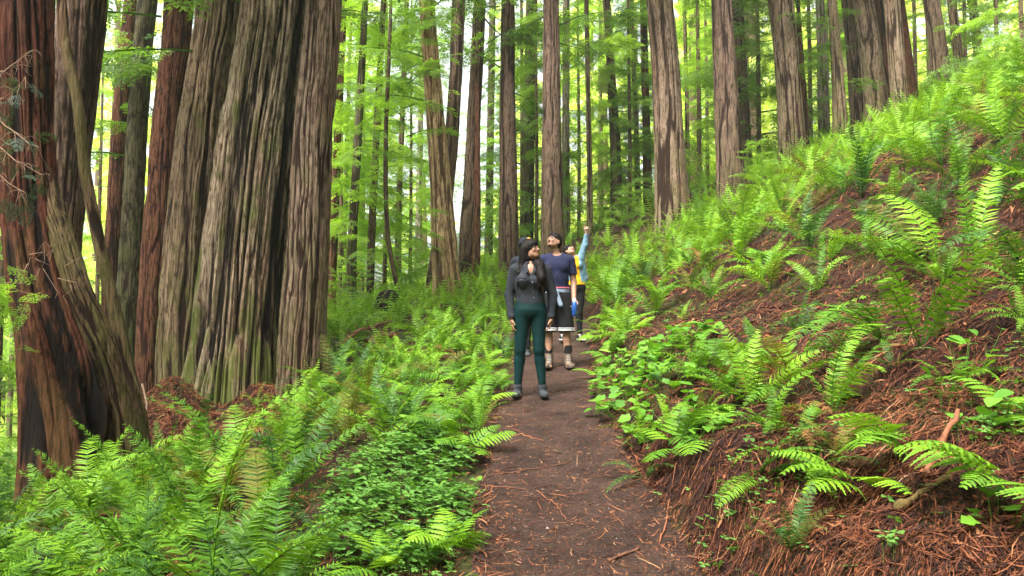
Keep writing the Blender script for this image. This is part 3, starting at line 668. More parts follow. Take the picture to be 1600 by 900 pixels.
# ---- low bushes
for k, (px, Y, sc, mt, lab) in enumerate([(722, 19.5, .42, 'needle', 'small dark conifer sprout at the foot of the golden scaly tree'), (604, 27, .8, 'needle_bright', 'low bright green bush behind the black stump'), (645, 27, .9, 'needle_bright', 'bright green thicket bush left of the golden tree'), (560, 21, .7, 'needle', 'low soft green conifer bush left of the black stump'), (530, 19, .7, 'needle_bright', 'low conifer bush beside the grey-brown giant'), (1100, 22, .6, 'needle', 'small leafy bush between the grey and the brown redwoods'), (1188, 23, .8, 'needle', 'small dark bush right of the swollen redwood foot'), (985, 28, .9, 'needle', 'small dark conifer bush on the ridge behind the ferns'), (1560, 15, .7, 'needle', 'leafy bush on the ridge at the top right')]):
    x = (px - 800) / F * Y; z = float(height(x, Y)) - .05
    me = CROWN_BUSH[k % 3]
    o = link('conifer_bush', me); set_mat(o, M[mt]); o.location = (x, Y, z); o.scale = (sc,) * 3; o.rotation_euler = (0, 0, k * 1.3); tag(o, lab, 'bush')

# ---- distant wood: one mass of crowns, with its trunks
g = Geo(); r = np.random.default_rng(77); tg = Geo()
for k in range(84):
    Y = r.uniform(46, 95); px = r.uniform(-250, 1850)
    x = (px - 800) / F * Y; z = float(height(x, Y, False))
    topgap = 1.3 * math.exp(-((px - 725) / 75) ** 2) + .6 * math.exp(-((px - 895) / 30) ** 2) + .5 * math.exp(-((px - 250) / 40) ** 2)
    ang = (450 - 260) / F + math.tan(PITCH)
    h = min(r.uniform(22, 40), (Y * ang + 1.55 - z) if r.uniform() < topgap * 1.2 else 99)
    if h < 4 or (655 < px < 785 and r.uniform() < .85): continue
    crown_geo(g, r, 1.0, h, int(h * 1.35), r.uniform(3.4, 4.6), 1.4, BRF, x, Y, z, up=-.05)
    v, f = tube([(x, Y, z - 1), (x, Y, z + h * .5), (x, Y, z + h)], [.45, .3, .08], 7); tg.add(v, f, .8)
# undergrowth carpet of the far slopes
for k in range(600):
    Y = float(np.exp(r.uniform(math.log(38), math.log(80)))); px = r.uniform(-150, 1750); x = (px - 800) / F * Y; z = float(base_h(x, Y))
    v, fc, t = BRF[r.integers(5)]
    for q in range(3):
        a = r.uniform(0, 6.28); d = np.array([math.cos(a), math.sin(a), r.uniform(.2, 1.0)]); g.add(v @ (rot_to(d, r.normal(0, .3)) * r.uniform(.5, 1.3)).T + (x, Y, z - .1), fc, np.clip(t * .5 + r.uniform(.1, .6), 0, 1))
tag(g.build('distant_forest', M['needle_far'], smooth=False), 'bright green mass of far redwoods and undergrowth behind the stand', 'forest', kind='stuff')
tag(tg.build('distant_trunks', M['bark_brown']), 'dim far trunks seen through the distant foliage', 'forest', kind='stuff')
# ---- the rest of the wood round the path: it shuts out the low sky to the sides and behind the camera
g = Geo(); r = np.random.default_rng(55); tg = Geo()
for k in range(64):
    a = R(r.uniform(52, 308)); d = r.uniform(11, 34); x, y = d * math.sin(a), d * math.cos(a); z = float(base_h(x, y)); h = r.uniform(20, 32); w = r.uniform(2.2, 3.4)
    n = 330; zz = r.uniform(.08, 1, n); an = r.uniform(0, 6.28, n); rd = w * (1.15 - zz) ** .6 * np.sqrt(r.uniform(.1, 1, n)); c = np.stack([x + rd * np.cos(an), y + rd * np.sin(an), z + h * zz], 1)
    e1 = r.normal(0, .34, (n, 3)) + np.stack([np.cos(an), np.sin(an), 0 * an - .2], 1) * .45; e2 = r.normal(0, .28, (n, 3))
    V = np.stack([c - e1, c + e2, c + e1, c - e2], 1).reshape(-1, 3); g.add(V, np.arange(4 * n).reshape(-1, 4), np.repeat(r.uniform(0, 1, n), 4))
    v, f = tube([(x, y, z - 1), (x, y, z + h * .5), (x, y, z + h)], [.5, .35, .05], 8); tg.add(v, f, .8)
tag(g.build('surrounding_forest', M['needle'], smooth=False), 'foliage of the wood standing to the sides and behind', 'forest', kind='stuff')
tag(tg.build('surrounding_trunks', M['bark_brown']), 'trunks of the wood standing to the sides and behind', 'forest', kind='stuff')
print('distant', time.time() - T0, sum(len(v) for v in g.v))
# ================================================================ FERNS
M['fern'] = leaf_mat('fern_fresh', (.018, .070, .008), (.080, .200, .012), (.175, .345, .018), .22, .48, .25, .8)
M['fern_yellow'] = leaf_mat('fern_yellow_green', (.040, .115, .009), (.115, .26, .014), (.23, .41, .022), .28, .48, .25, .8)
M['fern_dark'] = leaf_mat('fern_deep', (.014, .048, .010), (.042, .115, .020), (.085, .19, .032), .28, .45, .25, .8)
M['fern_old'] = leaf_mat('fern_old', (.05, .06, .012), (.12, .13, .020), (.20, .19, .035), .35, .6, .2, 1.2)
M['fern_dead'] = leaf_mat('fern_dead', (0.05, 0.024, 0.0108), (0.1872, 0.0864, 0.0288), (0.3024, 0.1656, 0.0648), .25, .8, .1, 1.2)
M['sorrel'] = leaf_mat('sorrel', (.018, .065, .012), (.055, .155, .026), (.13, .28, .045), .25, .45, .3, 1.5)
M['broadleaf'] = leaf_mat('broadleaf', (.035, .12, .012), (.085, .225, .020), (.16, .34, .032), .3, .45, .3, 1.1)

def frond_axis(e0, e1, n, side=0.0):
    """unit-length curve starting at elevation e0 bending to e1 (radians); leans sideways a little"""
    s = np.linspace(0, 1, n); e = e0 + (e1 - e0) * s ** 1.35
    ds = 1 / (n - 1); az = side * s
    y = np.concatenate([[0], np.cumsum(np.cos(e) * np.cos(az))[:-1]]) * ds; z = np.concatenate([[0], np.cumsum(np.sin(e))[:-1]]) * ds; x = np.concatenate([[0], np.cumsum(np.cos(e) * np.sin(az))[:-1]]) * ds
    return np.stack([x, y, z], 1), e
def frond_frame(ax, k):
    t = ax[min(k + 1, len(ax) - 1)] - ax[max(k - 1, 0)]; t /= np.linalg.norm(t)
    side = np.cross(t, [0, 0, 1.0]); 
    if np.linalg.norm(side) < .05: side = np.array([1.0, 0, 0])
    side /= np.linalg.norm(side); up = np.cross(side, t)
    return t, side, up
def sword_frond(seed, e0, e1, side=0.0, pairs=36, wid=.115, twist=0.0):
    r = np.random.default_rng(seed); n = 60; ax, _ = frond_axis(e0, e1, n, side); g = Geo()
    tv, tf = tube(ax[::4], np.linspace(.0055, .0015, len(ax[::4])), 3); g.add(tv, tf, -.6)
    V = []; Fq = []; c = 0
    for k in range(pairs):
        s = .13 + .86 * (k / pairs) ** .93; i = int(s * (n - 1)); t, sd, up = frond_frame(ax, i)
        tw = twist * s; sd, up = sd * math.cos(tw) + up * math.sin(tw), up * math.cos(tw) - sd * math.sin(tw)
        prof = min(1.0, .55 + (s - .13) * 3.0) * (1 - ((s - .13) / .88) ** 2.6) ** .8
        l = wid * prof + .006; w = .0125 * (.55 + .6 * prof)
        for q in (-1, 1):
            if r.uniform() < .02: continue
            f = sd * q * math.cos(.18) + t * (.28 + .25 * s) + up * r.normal(.10, .10); f /= np.linalg.norm(f)
            ll = l * r.uniform(.9, 1.08); wv = t * w + up * r.normal(0, .25) * w; b = ax[i] + t * r.normal(0, .001)
            dr = -up * ll * r.uniform(.05, .30)
            V += [b - wv * .55, b + wv * .55, b + f * ll * .5 - wv * .5 + dr * .2, b + f * ll * .5 + wv * .42 + dr * .2, b + f * ll + dr]
            Fq += [(c, c + 1, c + 3, c + 2)]; Fq += [(c + 2, c + 3, c + 4, c + 4)]; c += 5
    V = np.array(V); Q = np.array(Fq)
    quad = Q[Q[:, 2] != Q[:, 3]]; tri = Q[Q[:, 2] == Q[:, 3]][:, :3]
    tn = r.uniform(.2, .8, len(V) // 5).repeat(5)
    off = g.n; g.add(V, quad, tn); g.f.append(tri + off)
    return g.mesh('frond', False)
def lady_frond(seed, e0, e1, side=0.0, pairs=13, wid=.30, tri=True):
    """triangular twice-divided frond"""
    r = np.random.default_rng(seed); n = 60; ax, _ = frond_axis(e0, e1, n, side); g = Geo()
    tv, tf = tube(ax[::5], np.linspace(.006, .0015, len(ax[::5])), 3); g.add(tv, tf, -.3)
    V = []; c = 0; T3 = []; TN = []
    for k in range(pairs):
        s = .26 + .73 * (k / pairs) ** .9; i = int(s * (n - 1)); t, sd, up = frond_frame(ax, i); u = (s - .26) / .74
        prof = (1 - u) ** .85 if tri else math.sin(math.pi * min(1, u * .8 + .22)) ** .9
        l = wid * prof + .012
        for q in (-1, 1):
            f = sd * q + t * (.35 + .2 * u) + up * r.normal(.0, .08); f /= np.linalg.norm(f); l2 = l * r.uniform(.92, 1.06)
            m = max(3, int(8 * (l / wid) ** .5)); pd = np.cross(up, f); w0 = .50 * .74 / pairs * (.75 + .5 * (1 - u)); tn = r.uniform(.2, .8)
            rows = []
            for j in range(2 * m + 1):
                a = j / (2 * m); b = ax[i] + f * l2 * a - up * l2 * .28 * a * a; ww = w0 * (min(1, .55 + a * 3)) * (1 - a ** 2.2) ** .8 * (1.0 if j % 2 else .52)
                off = f * (.35 * w0 if j % 2 else 0)
                rows.append((b, b + pd * ww + off + up * r.normal(0, .1) * ww, b - pd * ww + off + up * r.normal(0, .1) * ww))
            for j in range(2 * m):
                A_, B_ = rows[j], rows[j + 1]; V += [A_[0], A_[1], B_[1], B_[0]]; T3 += [(c, c + 1, c + 2), (c, c + 2, c + 3)]; c += 4
                V += [A_[0], B_[0], B_[2], A_[2]]; T3 += [(c, c + 1, c + 2), (c, c + 2, c + 3)]; c += 4
            TN += [tn] * (16 * m)
    V = np.array(V); g.add(V, np.array(T3), np.array(TN))
    return g.mesh('frond', False)
def mats(meshes, mat):
    out = []
    for m in meshes:
        c = m.copy(); c.materials.clear(); c.materials.append(M[mat]); out.append(c)
    return out
SW = [  # (start elevation, end elevation, side drift)
    sword_frond(1, R(82), R(20), .1), sword_frond(2, R(75), R(-15), -.2), sword_frond(3, R(65), R(-35), .25), sword_frond(4, R(88), R(50), 0, twist=.3), sword_frond(5, R(55), R(-30), -.3),
    sword_frond(6, R(40), R(-45), .2), sword_frond(7, R(78), R(-5), .3, twist=-.5), sword_frond(8, R(60), R(5), -.1, wid=.125), sword_frond(9, R(30), R(-30), .1), sword_frond(10, R(70), R(-50), .15, wid=.10)]
LD = [lady_frond(21, R(70), R(-20)), lady_frond(22, R(55), R(-25), .2), lady_frond(23, R(45), R(-20), -.2, tri=False), lady_frond(24, R(62), R(-5), .1), lady_frond(25, R(35), R(-25), 0, tri=False)]
SWm = {k: mats(SW, k) for k in ('fern', 'fern_yellow', 'fern_dark', 'fern_old', 'fern_dead')}
LDm = {k: mats(LD, k) for k in ('fern', 'fern_yellow')}
UPR = [0, 3, 6, 1, 7]; ARC = [1, 2, 4, 6, 7, 9]; LOW = [2, 4, 5, 8, 9]
def slope_dir(x, y):
    e = .15; gxx = float(height(x + e, y, False) - height(x - e, y, False)) / (2 * e); gyy = float(height(x, y + e, False) - height(x, y - e, False)) / (2 * e)
    return np.array([-gxx, -gyy])
NF = [0]
def fern(x, y, size, kind='sword', nf=9, col='fern', style='mix', az0=None, spread=2 * math.pi, seed=None, old=.05, dead=.02):
    r = np.random.default_rng(seed if seed is not None else 5000 + NF[0]); NF[0] += 1
    z = float(height(x, y)) - .02
    root = empty('sword_fern' if kind == 'sword' else 'lady_fern', (x, y, z))
    sl = slope_dir(x, y); a0 = az0 if az0 is not None else r.uniform(0, 6.28)
    for k in range(nf):
        a = a0 + (spread * ((k + .5) / nf - .5) if spread < 6 else spread * k / nf) + r.normal(0, .22)
        if kind == 'sword':
            u = r.uniform()
            if style == 'up': i = UPR[r.integers(5)]
            elif style == 'low': i = LOW[r.integers(5)]
            else: i = UPR[r.integers(5)] if u < .38 else ARC[r.integers(6)] if u < .8 else LOW[r.integers(5)]
            c = 'fern_old' if r.uniform() < old else 'fern_dead' if (r.uniform() < dead) else col
            if c == 'fern_dead': i = LOW[r.integers(5)]
            me = SWm[c][i]
        else: me = LDm[col if col in LDm else 'fern'][r.integers(5)]
        o = bpy.data.objects.new('frond', me); C.objects.link(o); o.parent = root
        d = np.array([math.sin(a), math.cos(a)]); tilt = float(np.dot(d, sl)) * .55         # tips follow the slope
        mrot = Matrix.Rotation(-a, 4, 'Z') @ Matrix.Rotation(float(np.clip(-tilt, -.45, .45)), 4, 'X') @ Matrix.Rotation(r.normal(0, .25), 4, 'Y')
        sc = size * 1.22 * r.uniform(.72, 1.1)
        o.matrix_local = mrot @ Matrix.Diagonal((sc * r.uniform(.9, 1.15), sc, sc, 1))
    FERNS.append([root, x, y, size, kind, col, style]); return root
FERNS = []
def at(px, py, **k):
    return ray_ground(px, py, **k)
# ---- placed one by one on the right bank (photograph px, py of the root) ----
CAMD = math.pi           # azimuth towards the camera
hand = [
 (1462, 408, 1.20, 'sword', 5, 'fern_yellow', 'up', 0.0, .5, 'tall upright yellow-green sword fern fan high on the right bank'),
 (1450, 418, .95, 'sword', 6, 'fern', 'mix', 4.7, 1.6, 'sword fern fanning to the left at the foot of the tall upright fern'),
 (1528, 430, 1.10, 'sword', 3, 'fern_yellow', 'up', 1.2, .6, 'long narrow frond pair leaning right above the bare root patch'),
 (1440, 560, .95, 'sword', 5, 'fern', 'mix', 3.3, 2.2, 'sword fern drooping over the brown litter right of the bank centre'),
 (1380, 525, .95, 'sword', 7, 'fern', 'low', 4.4, 2.0, 'wide low sword fern with fronds stretched left over brown litter'),
 (1282, 462, .62, 'sword', 6, 'fern', 'mix', None, 6.28, 'small sword fern with a curled upright frond, alone on the litter slope'),
 (1215, 570, .42, 'sword', 4, 'fern_old', 'low', None, 6.28, 'small olive sword fern alone above the dense fern clump'),
 (1180, 540, .40, 'sword', 3, 'fern', 'up', None, 3, 'single thin-fronded fern standing on bare litter above the leafy plants'),
 (1245, 612, .72, 'sword', 9, 'fern', 'mix', None, 6.28, 'bushy sword fern in the middle of the lower right bank'),
 (1300, 640, .62, 'sword', 6, 'fern', 'mix', None, 6.28, 'sword fern with long fronds reaching right across the litter'),
 (1178, 645, .55, 'sword', 7, 'fern_yellow', 'up', None, 6.28, 'stiff upright sword fern between the leafy plants and the bushy fern'),
 (1210, 690, .48, 'sword', 6, 'fern', 'mix', None, 6.28, 'fresh green sword fern just below the bushy fern'),
 (1085, 600, .55, 'sword', 8, 'fern_yellow', 'mix', None, 6.28, 'bright sword fern at the right edge of the leafy plant patch'),
 (1120, 580, .5, 'lady', 6, 'fern', 'mix', None, 6.28, 'soft lacy fern at the upper corner of the leafy plant patch'),
 (1260, 745, .50, 'sword', 4, 'fern', 'low', 3.1, 2.4, 'sword fern hanging down over the steep red litter'),
 (1185, 765, .45, 'sword', 5, 'fern', 'low', 3.1, 2.6, 'low sword fern hanging on the cut bank beside the path'),
 (1010, 700, .42, 'sword', 6, 'fern', 'mix', None, 6.28, 'small sword fern at the path edge below the leafy plants'),
 (1060, 710, .42, 'lady', 5, 'fern', 'mix', None, 6.28, 'lacy fern on the cut bank below the leafy plants'),
 (1010, 750, .36, 'sword', 5, 'fern_dark', 'low', 3.6, 3, 'little dark fern draped on the path edge right of the bare soil'),
 (1110, 690, .40, 'lady', 4, 'fern', 'mix', None, 6.28, 'small lacy fern on the bank between path and bushy fern'),
 (1310, 720, .40, 'sword', 5, 'fern_old', 'mix', None, 6.28, 'yellowing small sword fern in the lower right bank'),
 (1415, 715, .50, 'lady', 3, 'fern_yellow', 'mix', 4.0, 1.6, 'bright lacy fern arching left beside the broken branch'),
 (1345, 770, .50, 'lady', 3, 'fern_yellow', 'mix', 3.9, 1.2, 'broad pale green lacy fern on red litter, lower right'),
 (1320, 745, .36, 'lady', 3, 'fern', 'mix', 4.7, 1.5, 'little lacy fern just above the broad pale green one'),
 (1580, 830, .45, 'lady', 5, 'fern_yellow', 'mix', 4.5, 2.6, 'bright leafy lacy fern at the lower right edge'),
 (1590, 650, .40, 'lady', 4, 'fern', 'mix', 4.5, 2.4, 'lacy fern at the right edge above the broken branch'),
 (1080, 452, .62, 'sword', 7, 'fern', 'mix', None, 6.28, 'rounded sword fern at the lower rim of the ridge ferns'),
 (1560, 330, .9, 'sword', 8, 'fern_dark', 'low', None, 6.28, 'dull blue-green sword fern drooping at the upper right'),
 (1595, 420, .8, 'sword', 6, 'fern_dark', 'low', 4.6, 2.4, 'dark drooping sword fern at the right edge beneath the long frond pair'),
 (1150, 600, .5, 'sword', 7, 'fern', 'mix', None, 6.28, 'sword fern right of the leaf patch, touching the leafy plants'),
 (1055, 690, .36, 'sword', 6, 'fern_yellow', 'up', None, 6.28, 'small upright fern on the cut bank under the leaf patch'),
 (1100, 660, .42, 'sword', 6, 'fern', 'mix', None, 6.28, 'small green sword fern in front of the stiff upright fern'),
 (1250, 690, .42, 'sword', 6, 'fern', 'low', None, 6.28, 'spreading sword fern under the bushy fern on the lower bank'),
 (1480, 600, .40, 'sword', 5, 'fern', 'low', None, 6.28, 'low sword fern on the upper litter near the right edge'),
 (1395, 590, .3, 'sword', 3, 'fern_dark', 'low', None, 6.28, 'tiny dark drooping fern on litter left of the hanging sword fern'),
 (1590, 150, 1.0, 'sword', 9, 'fern_yellow', 'up', None, 6.28, 'tall bright sword fern on the skyline at the upper right corner'),
]
for (px, py, sz, kd, nf, col, st, az, spr, lab) in hand:
    q = at(px, py)
    if q is None: q = np.array([(px - 800) / F * 18, 18, 0])
    root = fern(q[0], q[1], sz, kd, nf, col, st, az, spr, old=.05, dead=.03); root['label'] = lab
    FERNS[-1].append(lab)
# big clumps on the left foreground
handL = [
 (470, 760, .66, 9, 'fern', 'up', 'upright bright sword fern beside the sorrel carpet'), (470, 650, .62, 8, 'fern', 'mix', 'sword fern just below the giant trunks with arching tips'),
 (300, 860, 0.90, 10, 'fern', 'mix', 'lush sword fern in the lower left foreground'), (400, 880, 0.78, 9, 'fern_yellow', 'mix', 'bright sword fern left of the sorrel carpet at the bottom'),
 (120, 880, 0.78, 9, 'fern', 'low', 'low spreading sword fern at the bottom left'), (20, 900, 0.75, 7, 'fern_yellow', 'up', 'yellow-green sword fern cut by the lower left corner'),
 (370, 760, 0.88, 10, 'fern', 'mix', 'full sword fern in the middle of the left foreground'), (590, 650, .55, 9, 'fern_dark', 'mix', 'deep green sword fern between giant trunk and sorrel'),
 (235, 815, .55, 9, 'fern', 'mix', 'sword fern in front of the burnt hollow trunk'), (520, 680, .52, 8, 'fern_old', 'mix', 'browning sword fern just above the sorrel carpet'),
]
for (px, py, sz, nf, col, st, lab) in handL:
    q = at(px, py); root = fern(q[0], q[1], sz, 'sword', nf, col, st); root['label'] = lab; FERNS[-1].append(lab)
for (px, py, sz, col, lab) in [(700, 880, .36, 'fern_yellow', 'pale lacy fern at the bottom of the sorrel carpet beside the path'), (600, 905, .36, 'fern_yellow', 'bright triangular fern frond at the bottom edge of the sorrel carpet'), (690, 700, .46, 'fern', 'lacy fern leaning over the left path edge in front of the sorrel'), (735, 640, .5, 'fern_yellow', 'lacy fern spilling onto the left path edge near the front walker'), (720, 610, .55, 'fern', 'tall lacy fern on the left verge level with the front walker shoes'), (760, 580, .5, 'fern', 'lacy fern brushing the path left of the front walker'), (655, 640, .5, 'fern', 'lacy fern behind the round-leaved seedlings on the left verge'), (750, 545, .55, 'fern_yellow', 'bright lacy fern left of the front walker knees'), (715, 560, .5, 'fern', 'soft lacy fern among sword ferns left of the front walker'), (775, 610, .34, 'fern', 'small lacy fern reaching onto the soil by the front walker shoes'),
                               (955, 560, .42, 'fern', 'lacy fern right of the path beside the boots of the man'), (935, 530, .42, 'fern_yellow', 'small bright fern right of the path behind the man'), (960, 500, .5, 'fern', 'lacy fern on the right verge by the pointing walker'), (945, 590, .36, 'fern', 'small lacy fern at the path edge in front of the leafy plants'), (985, 520, .5, 'fern_yellow', 'bright lacy fern above the leafy plants')]:
    q = at(px, py); root = fern(q[0], q[1], sz, 'lady', 6, col); root['label'] = lab; FERNS[-1].append(lab)

def blocked(x, y, pad=.12):
    for (tx, ty, tr) in TREES:
        if abs(y - ty) < 3 and math.hypot(x - tx, y - ty) < tr * 1.1 + pad: return True
    return False
LINE = np.array([(900, 600), (950, 570), (990, 520), (1030, 480), (1080, 470), (1180, 462), (1270, 458), (1350, 452), (1430, 430), (1500, 385), (1700, 335)])
def zone(px, py, x, y):
    """(probability, size, kinds) for scattered ferns"""
    dR = x - (path_x(y) + path_half(y)); dL = (path_x(y) - path_half(y)) - x
    if dL > .12 and y < 27:
        if 460 < px < 760 and py > 712: return (.0, 0, 0)
        if 190 < px < 440 and 9.9 < y < 15: return (.002, .4, 0)
        if 175 < px < 450 and py < 748 and y < 16: return (.002, .35, 0)
        return (1.0, (.86 if y < 7.5 else .76) if dL > .7 else .52, 1 if dL < .8 else 0)
    if dR > .1 and y < 27:
        if py < np.interp(px, LINE[:, 0], LINE[:, 1]): return (1.0, .88, 2)
        return (.0015, .42, 3)
    return (0, 0, 0)
r = np.random.default_rng(99); placed = [(f[1], f[2], f[3]) for f in FERNS]; cand = []
for _ in range(60000):
    Y = float(np.exp(r.uniform(math.log(3.6), math.log(27)))); u = r.uniform(-.80, .80); cand.append((u * Y, Y))
cx = np.array([c[0] for c in cand]); cy = np.array([c[1] for c in cand]); cz = height(cx, cy, False)
ppx, ppy, _ = project(cx, cy, cz)
order = np.argsort(cy + r.uniform(0, 6, len(cy)))
rest = []; PL = np.array(placed)
nplaced = 0
for i in order:
    x, y, px, py = cx[i], cy[i], ppx[i], ppy[i]
    if px < -120 or px > 1720 or py > 1010: continue
    pr, size, kd = zone(px, py, x, y)
    if pr == 0 or r.uniform() > pr: continue
    size *= r.uniform(.7, 1.2); sep = .47 * size + .014 * y + (.12 if kd == 2 else 0)
    if np.min(np.hypot(PL[:, 0] - x, PL[:, 1] - y)) < sep or blocked(x, y): continue
    PL = np.vstack([PL, (x, y, size)]); rest.append((x, y, size, kd))
rest.sort(key=lambda q: q[1] / q[2])
NEAR = 300 - len(FERNS)
print('ferns candidates', len(rest), 'hand', len(FERNS))
for (x, y, size, kd) in rest[:NEAR]:
    lady = (kd == 1 and r.uniform() < .4) or (kd == 2 and r.uniform() < .08)
    u = r.uniform(); warm = sstep(6, 16, y)
    col = 'fern' if u < .5 - .2 * warm else 'fern_yellow' if u < .70 + .12 * warm else 'fern_dark' if u < .95 else 'fern_old'
    nf = int(r.integers(8, 12)) if y < 8 else int(r.integers(7, 10)) if y < 13 else int(r.integers(6, 9))
    fern(x, y, size * (.8 if lady else 1), 'lady' if lady else 'sword', nf if not lady else nf - 2, col, 'up' if (r.uniform() < .2 + .35 * warm) else 'mix', dead=.025)
# far ferns beyond the first three hundred: joined
def coarse_frond(seed, e0, e1):
    r_ = np.random.default_rng(seed); ax, _ = frond_axis(e0, e1, 14); V = []; T3 = []; c = 0
    for k in range(12):
        t, sd, up = frond_frame(ax, k + 1); l = .12 * (1 - (k / 12) ** 2.2) + .01
        for q in (-1, 1):
            b = ax[k + 1]; V += [b - t * .016, b + t * .02, b + sd * q * l + t * .03 - up * .02]; T3.append((c, c + 1, c + 2)); c += 3
    return np.array(V), np.array(T3)
CF = [coarse_frond(k, R(e0), R(e1)) for k, (e0, e1) in enumerate([(82, 25), (72, -15), (60, -35), (85, 45), (45, -35)])]
GA = Geo(); GB = Geo(); rr = np.random.default_rng(3)
extra = list(rest[NEAR:])
for _ in range(1150):
    Y = float(rr.uniform(17, 42)); u = rr.uniform(-.5, .72); extra.append((u * Y, Y, rr.uniform(.6, 1.1), 9))
ex = np.array([(e[0], e[1]) for e in extra]); ez = height(ex[:, 0], ex[:, 1])
for (x, y, size, kd), z in zip(extra, ez):
    if blocked(x, y, 0): continue
    gg = GA if rr.uniform() < .3 else GB; tn = rr.uniform(.15, .9)
    for k in range(7):
        v, f = CF[rr.integers(5)]; a = rr.uniform(0, 6.28); c_, s_ = math.cos(a), math.sin(a); sc = size * rr.uniform(.7, 1.1)
        w = v * sc; gg.add(np.stack([w[:, 0] * c_ - w[:, 1] * s_ + x, w[:, 0] * s_ + w[:, 1] * c_ + y, w[:, 2] + z], 1), f, tn + rr.uniform(0, .3))
tag(GA.build('fern_undergrowth', M['fern'], smooth=False), 'yellow-green carpet of small far ferns under the standing redwoods', 'ferns', kind='stuff')
tag(GB.build('fern_undergrowth', M['fern_yellow'], smooth=False), 'mid green far fern carpet mixed through the forest floor', 'ferns', kind='stuff')
# labels for the scattered ferns
def place_words(x, y, px, py):
    if x < path_x(y):
        side = 'left slope'
        if y < 5.2: near = 'in the nearest rows of the left slope'
        elif px < 215 and y < 9: near = 'at the foot of the burnt hollow trunk'
        elif px < 520 and y < 9: near = 'on the left slope in front of the giant trunks'
        elif px < 520: near = 'close under the giant trunks'
        elif y < 8: near = 'on the left slope between giant trunks and path'
        elif y < 11: near = 'left of the path level with the walkers'
        elif y < 15: near = 'on the left rise behind the walkers'
        else: near = 'below the golden scaly tree'
    else:
        if y < 9 and px > 1300: near = 'on the upper right bank above bare litter'
        elif y < 11 and px > 1300: near = 'on the ridge over the tall upright fern'
        elif px > 1420: near = 'on the ridge under the lone purple-brown redwood'
        elif px > 1200 and y < 14: near = 'on the ridge in front of the leaning grey-brown redwood'
        elif px > 1200: near = 'on the ridge line at the feet of the three-stemmed cluster'
        elif px > 1090 and y < 15: near = 'on the slope below the swollen-footed redwood'
        elif px > 1090: near = 'at the foot of the swollen-footed redwood'
        elif px > 990 and y < 15: near = 'on the slope below the wide grey redwood'
        elif px > 990: near = 'at the foot of the wide grey redwood'
        elif y < 13: near = 'on the right verge beside the pointing walker'
        else: near = 'on the rise behind the pointing walker'
    return near
colw = {'fern': 'fresh green', 'fern_yellow': 'yellow-green', 'fern_dark': 'deep green', 'fern_old': 'browning olive'}
bins = {}
for f in FERNS:
    root, x, y, size, kind, col, style = f[:7]
    root['category'] = 'fern'; root['group'] = 'sword ferns on the banks' if kind == 'sword' else 'lacy lady ferns along the path'
    if len(f) > 7: continue
    px, py, _ = project(x, y, float(height(x, y)))
    sz = 'big' if size > .66 else 'small' if size < .5 else 'mid-sized'
    key = (('upright ' if style == 'up' else '') + f'{sz} {colw[col]} ' + ('sword fern' if kind == 'sword' else 'lacy fern'), place_words(x, y, px, float(py)))
    bins.setdefault(key, []).append((float(px), root))
ordn = ['second', 'third', 'fourth', 'fifth', 'sixth', 'seventh', 'eighth', 'ninth', 'tenth', 'eleventh', 'twelfth', 'thirteenth', 'fourteenth', 'fifteenth', 'sixteenth', 'seventeenth', 'eighteenth']
for (a, b), L in bins.items():
    L.sort(key=lambda q: q[0])
    for k, (px, root) in enumerate(L):
        a = a.replace('browning olive', 'browning'); b = b.replace('on the left slope between giant trunks and path', 'between the giant trunks and the path').replace('on the left slope in front of the giant trunks', 'in front of the giant trunks').replace('on the ridge line at the feet of the three-stemmed cluster', 'at the feet of the ridge cluster').replace('on the ridge in front of the leaning grey-brown redwood', 'below the leaning grey-brown redwood').replace('on the ridge under the lone purple-brown redwood', 'under the lone purple-brown redwood')
        if len(L) == 1: root['label'] = f'{a} {b}'
        elif k == 0: root['label'] = f'leftmost {a} {b}'
        elif k == len(L) - 1: root['label'] = f'rightmost {a} {b}'
        else: root['label'] = f'{ordn[min(k - 1, 16)]} from left {a} {b}'
for f in FERNS:
    if len(f[0]['label'].split()) > 16: f[0]['label'] = f[0]['label'].replace(' the ', ' ')
print('ferns', time.time() - T0, len(FERNS), 'objects', len(S.objects))

# ================================================================ BROAD-LEAVED PLANTS, SORREL, SEEDLINGS
def leaf_mesh(seed, lobed=False, serr=6, wid=.8):
    """toothed heart-shaped leaf, length 1 along +Y, folded along the midrib"""
    r_ = np.random.default_rng(seed); n = serr * 2; s = np.linspace(0, 1, n + 1)
    prof = np.sin(np.pi * s ** .62) ** .85 * wid * .5
    if lobed: prof = prof * (1 + .28 * np.cos(s * 9.5))
    prof = prof * np.where(np.arange(n + 1) % 2, 1.07, .93)
    mid = np.stack([0 * s, s, -.10 * s * s], 1); fold = .22
    Lf = mid + np.stack([-prof, 0 * s - .08 * (1 - s), prof * fold - .12 * s * prof], 1); Rt = mid + np.stack([prof, 0 * s - .08 * (1 - s), prof * fold], 1)
    V = np.concatenate([mid, Lf, Rt]); f = []
    for k in range(n): f += [(k, k + 1, n + 2 + k, n + 1 + k), (k, 2 * n + 2 + k, 2 * n + 3 + k, k + 1)]
    g_ = Geo(); g_.add(V, np.array(f), .5); m = g_.mesh('leaf', True); m.materials.append(M['broadleaf']); return m
LEAF = [leaf_mesh(1, True), leaf_mesh(2, False), leaf_mesh(3, True, wid=.95), leaf_mesh(4, False, wid=.62)]
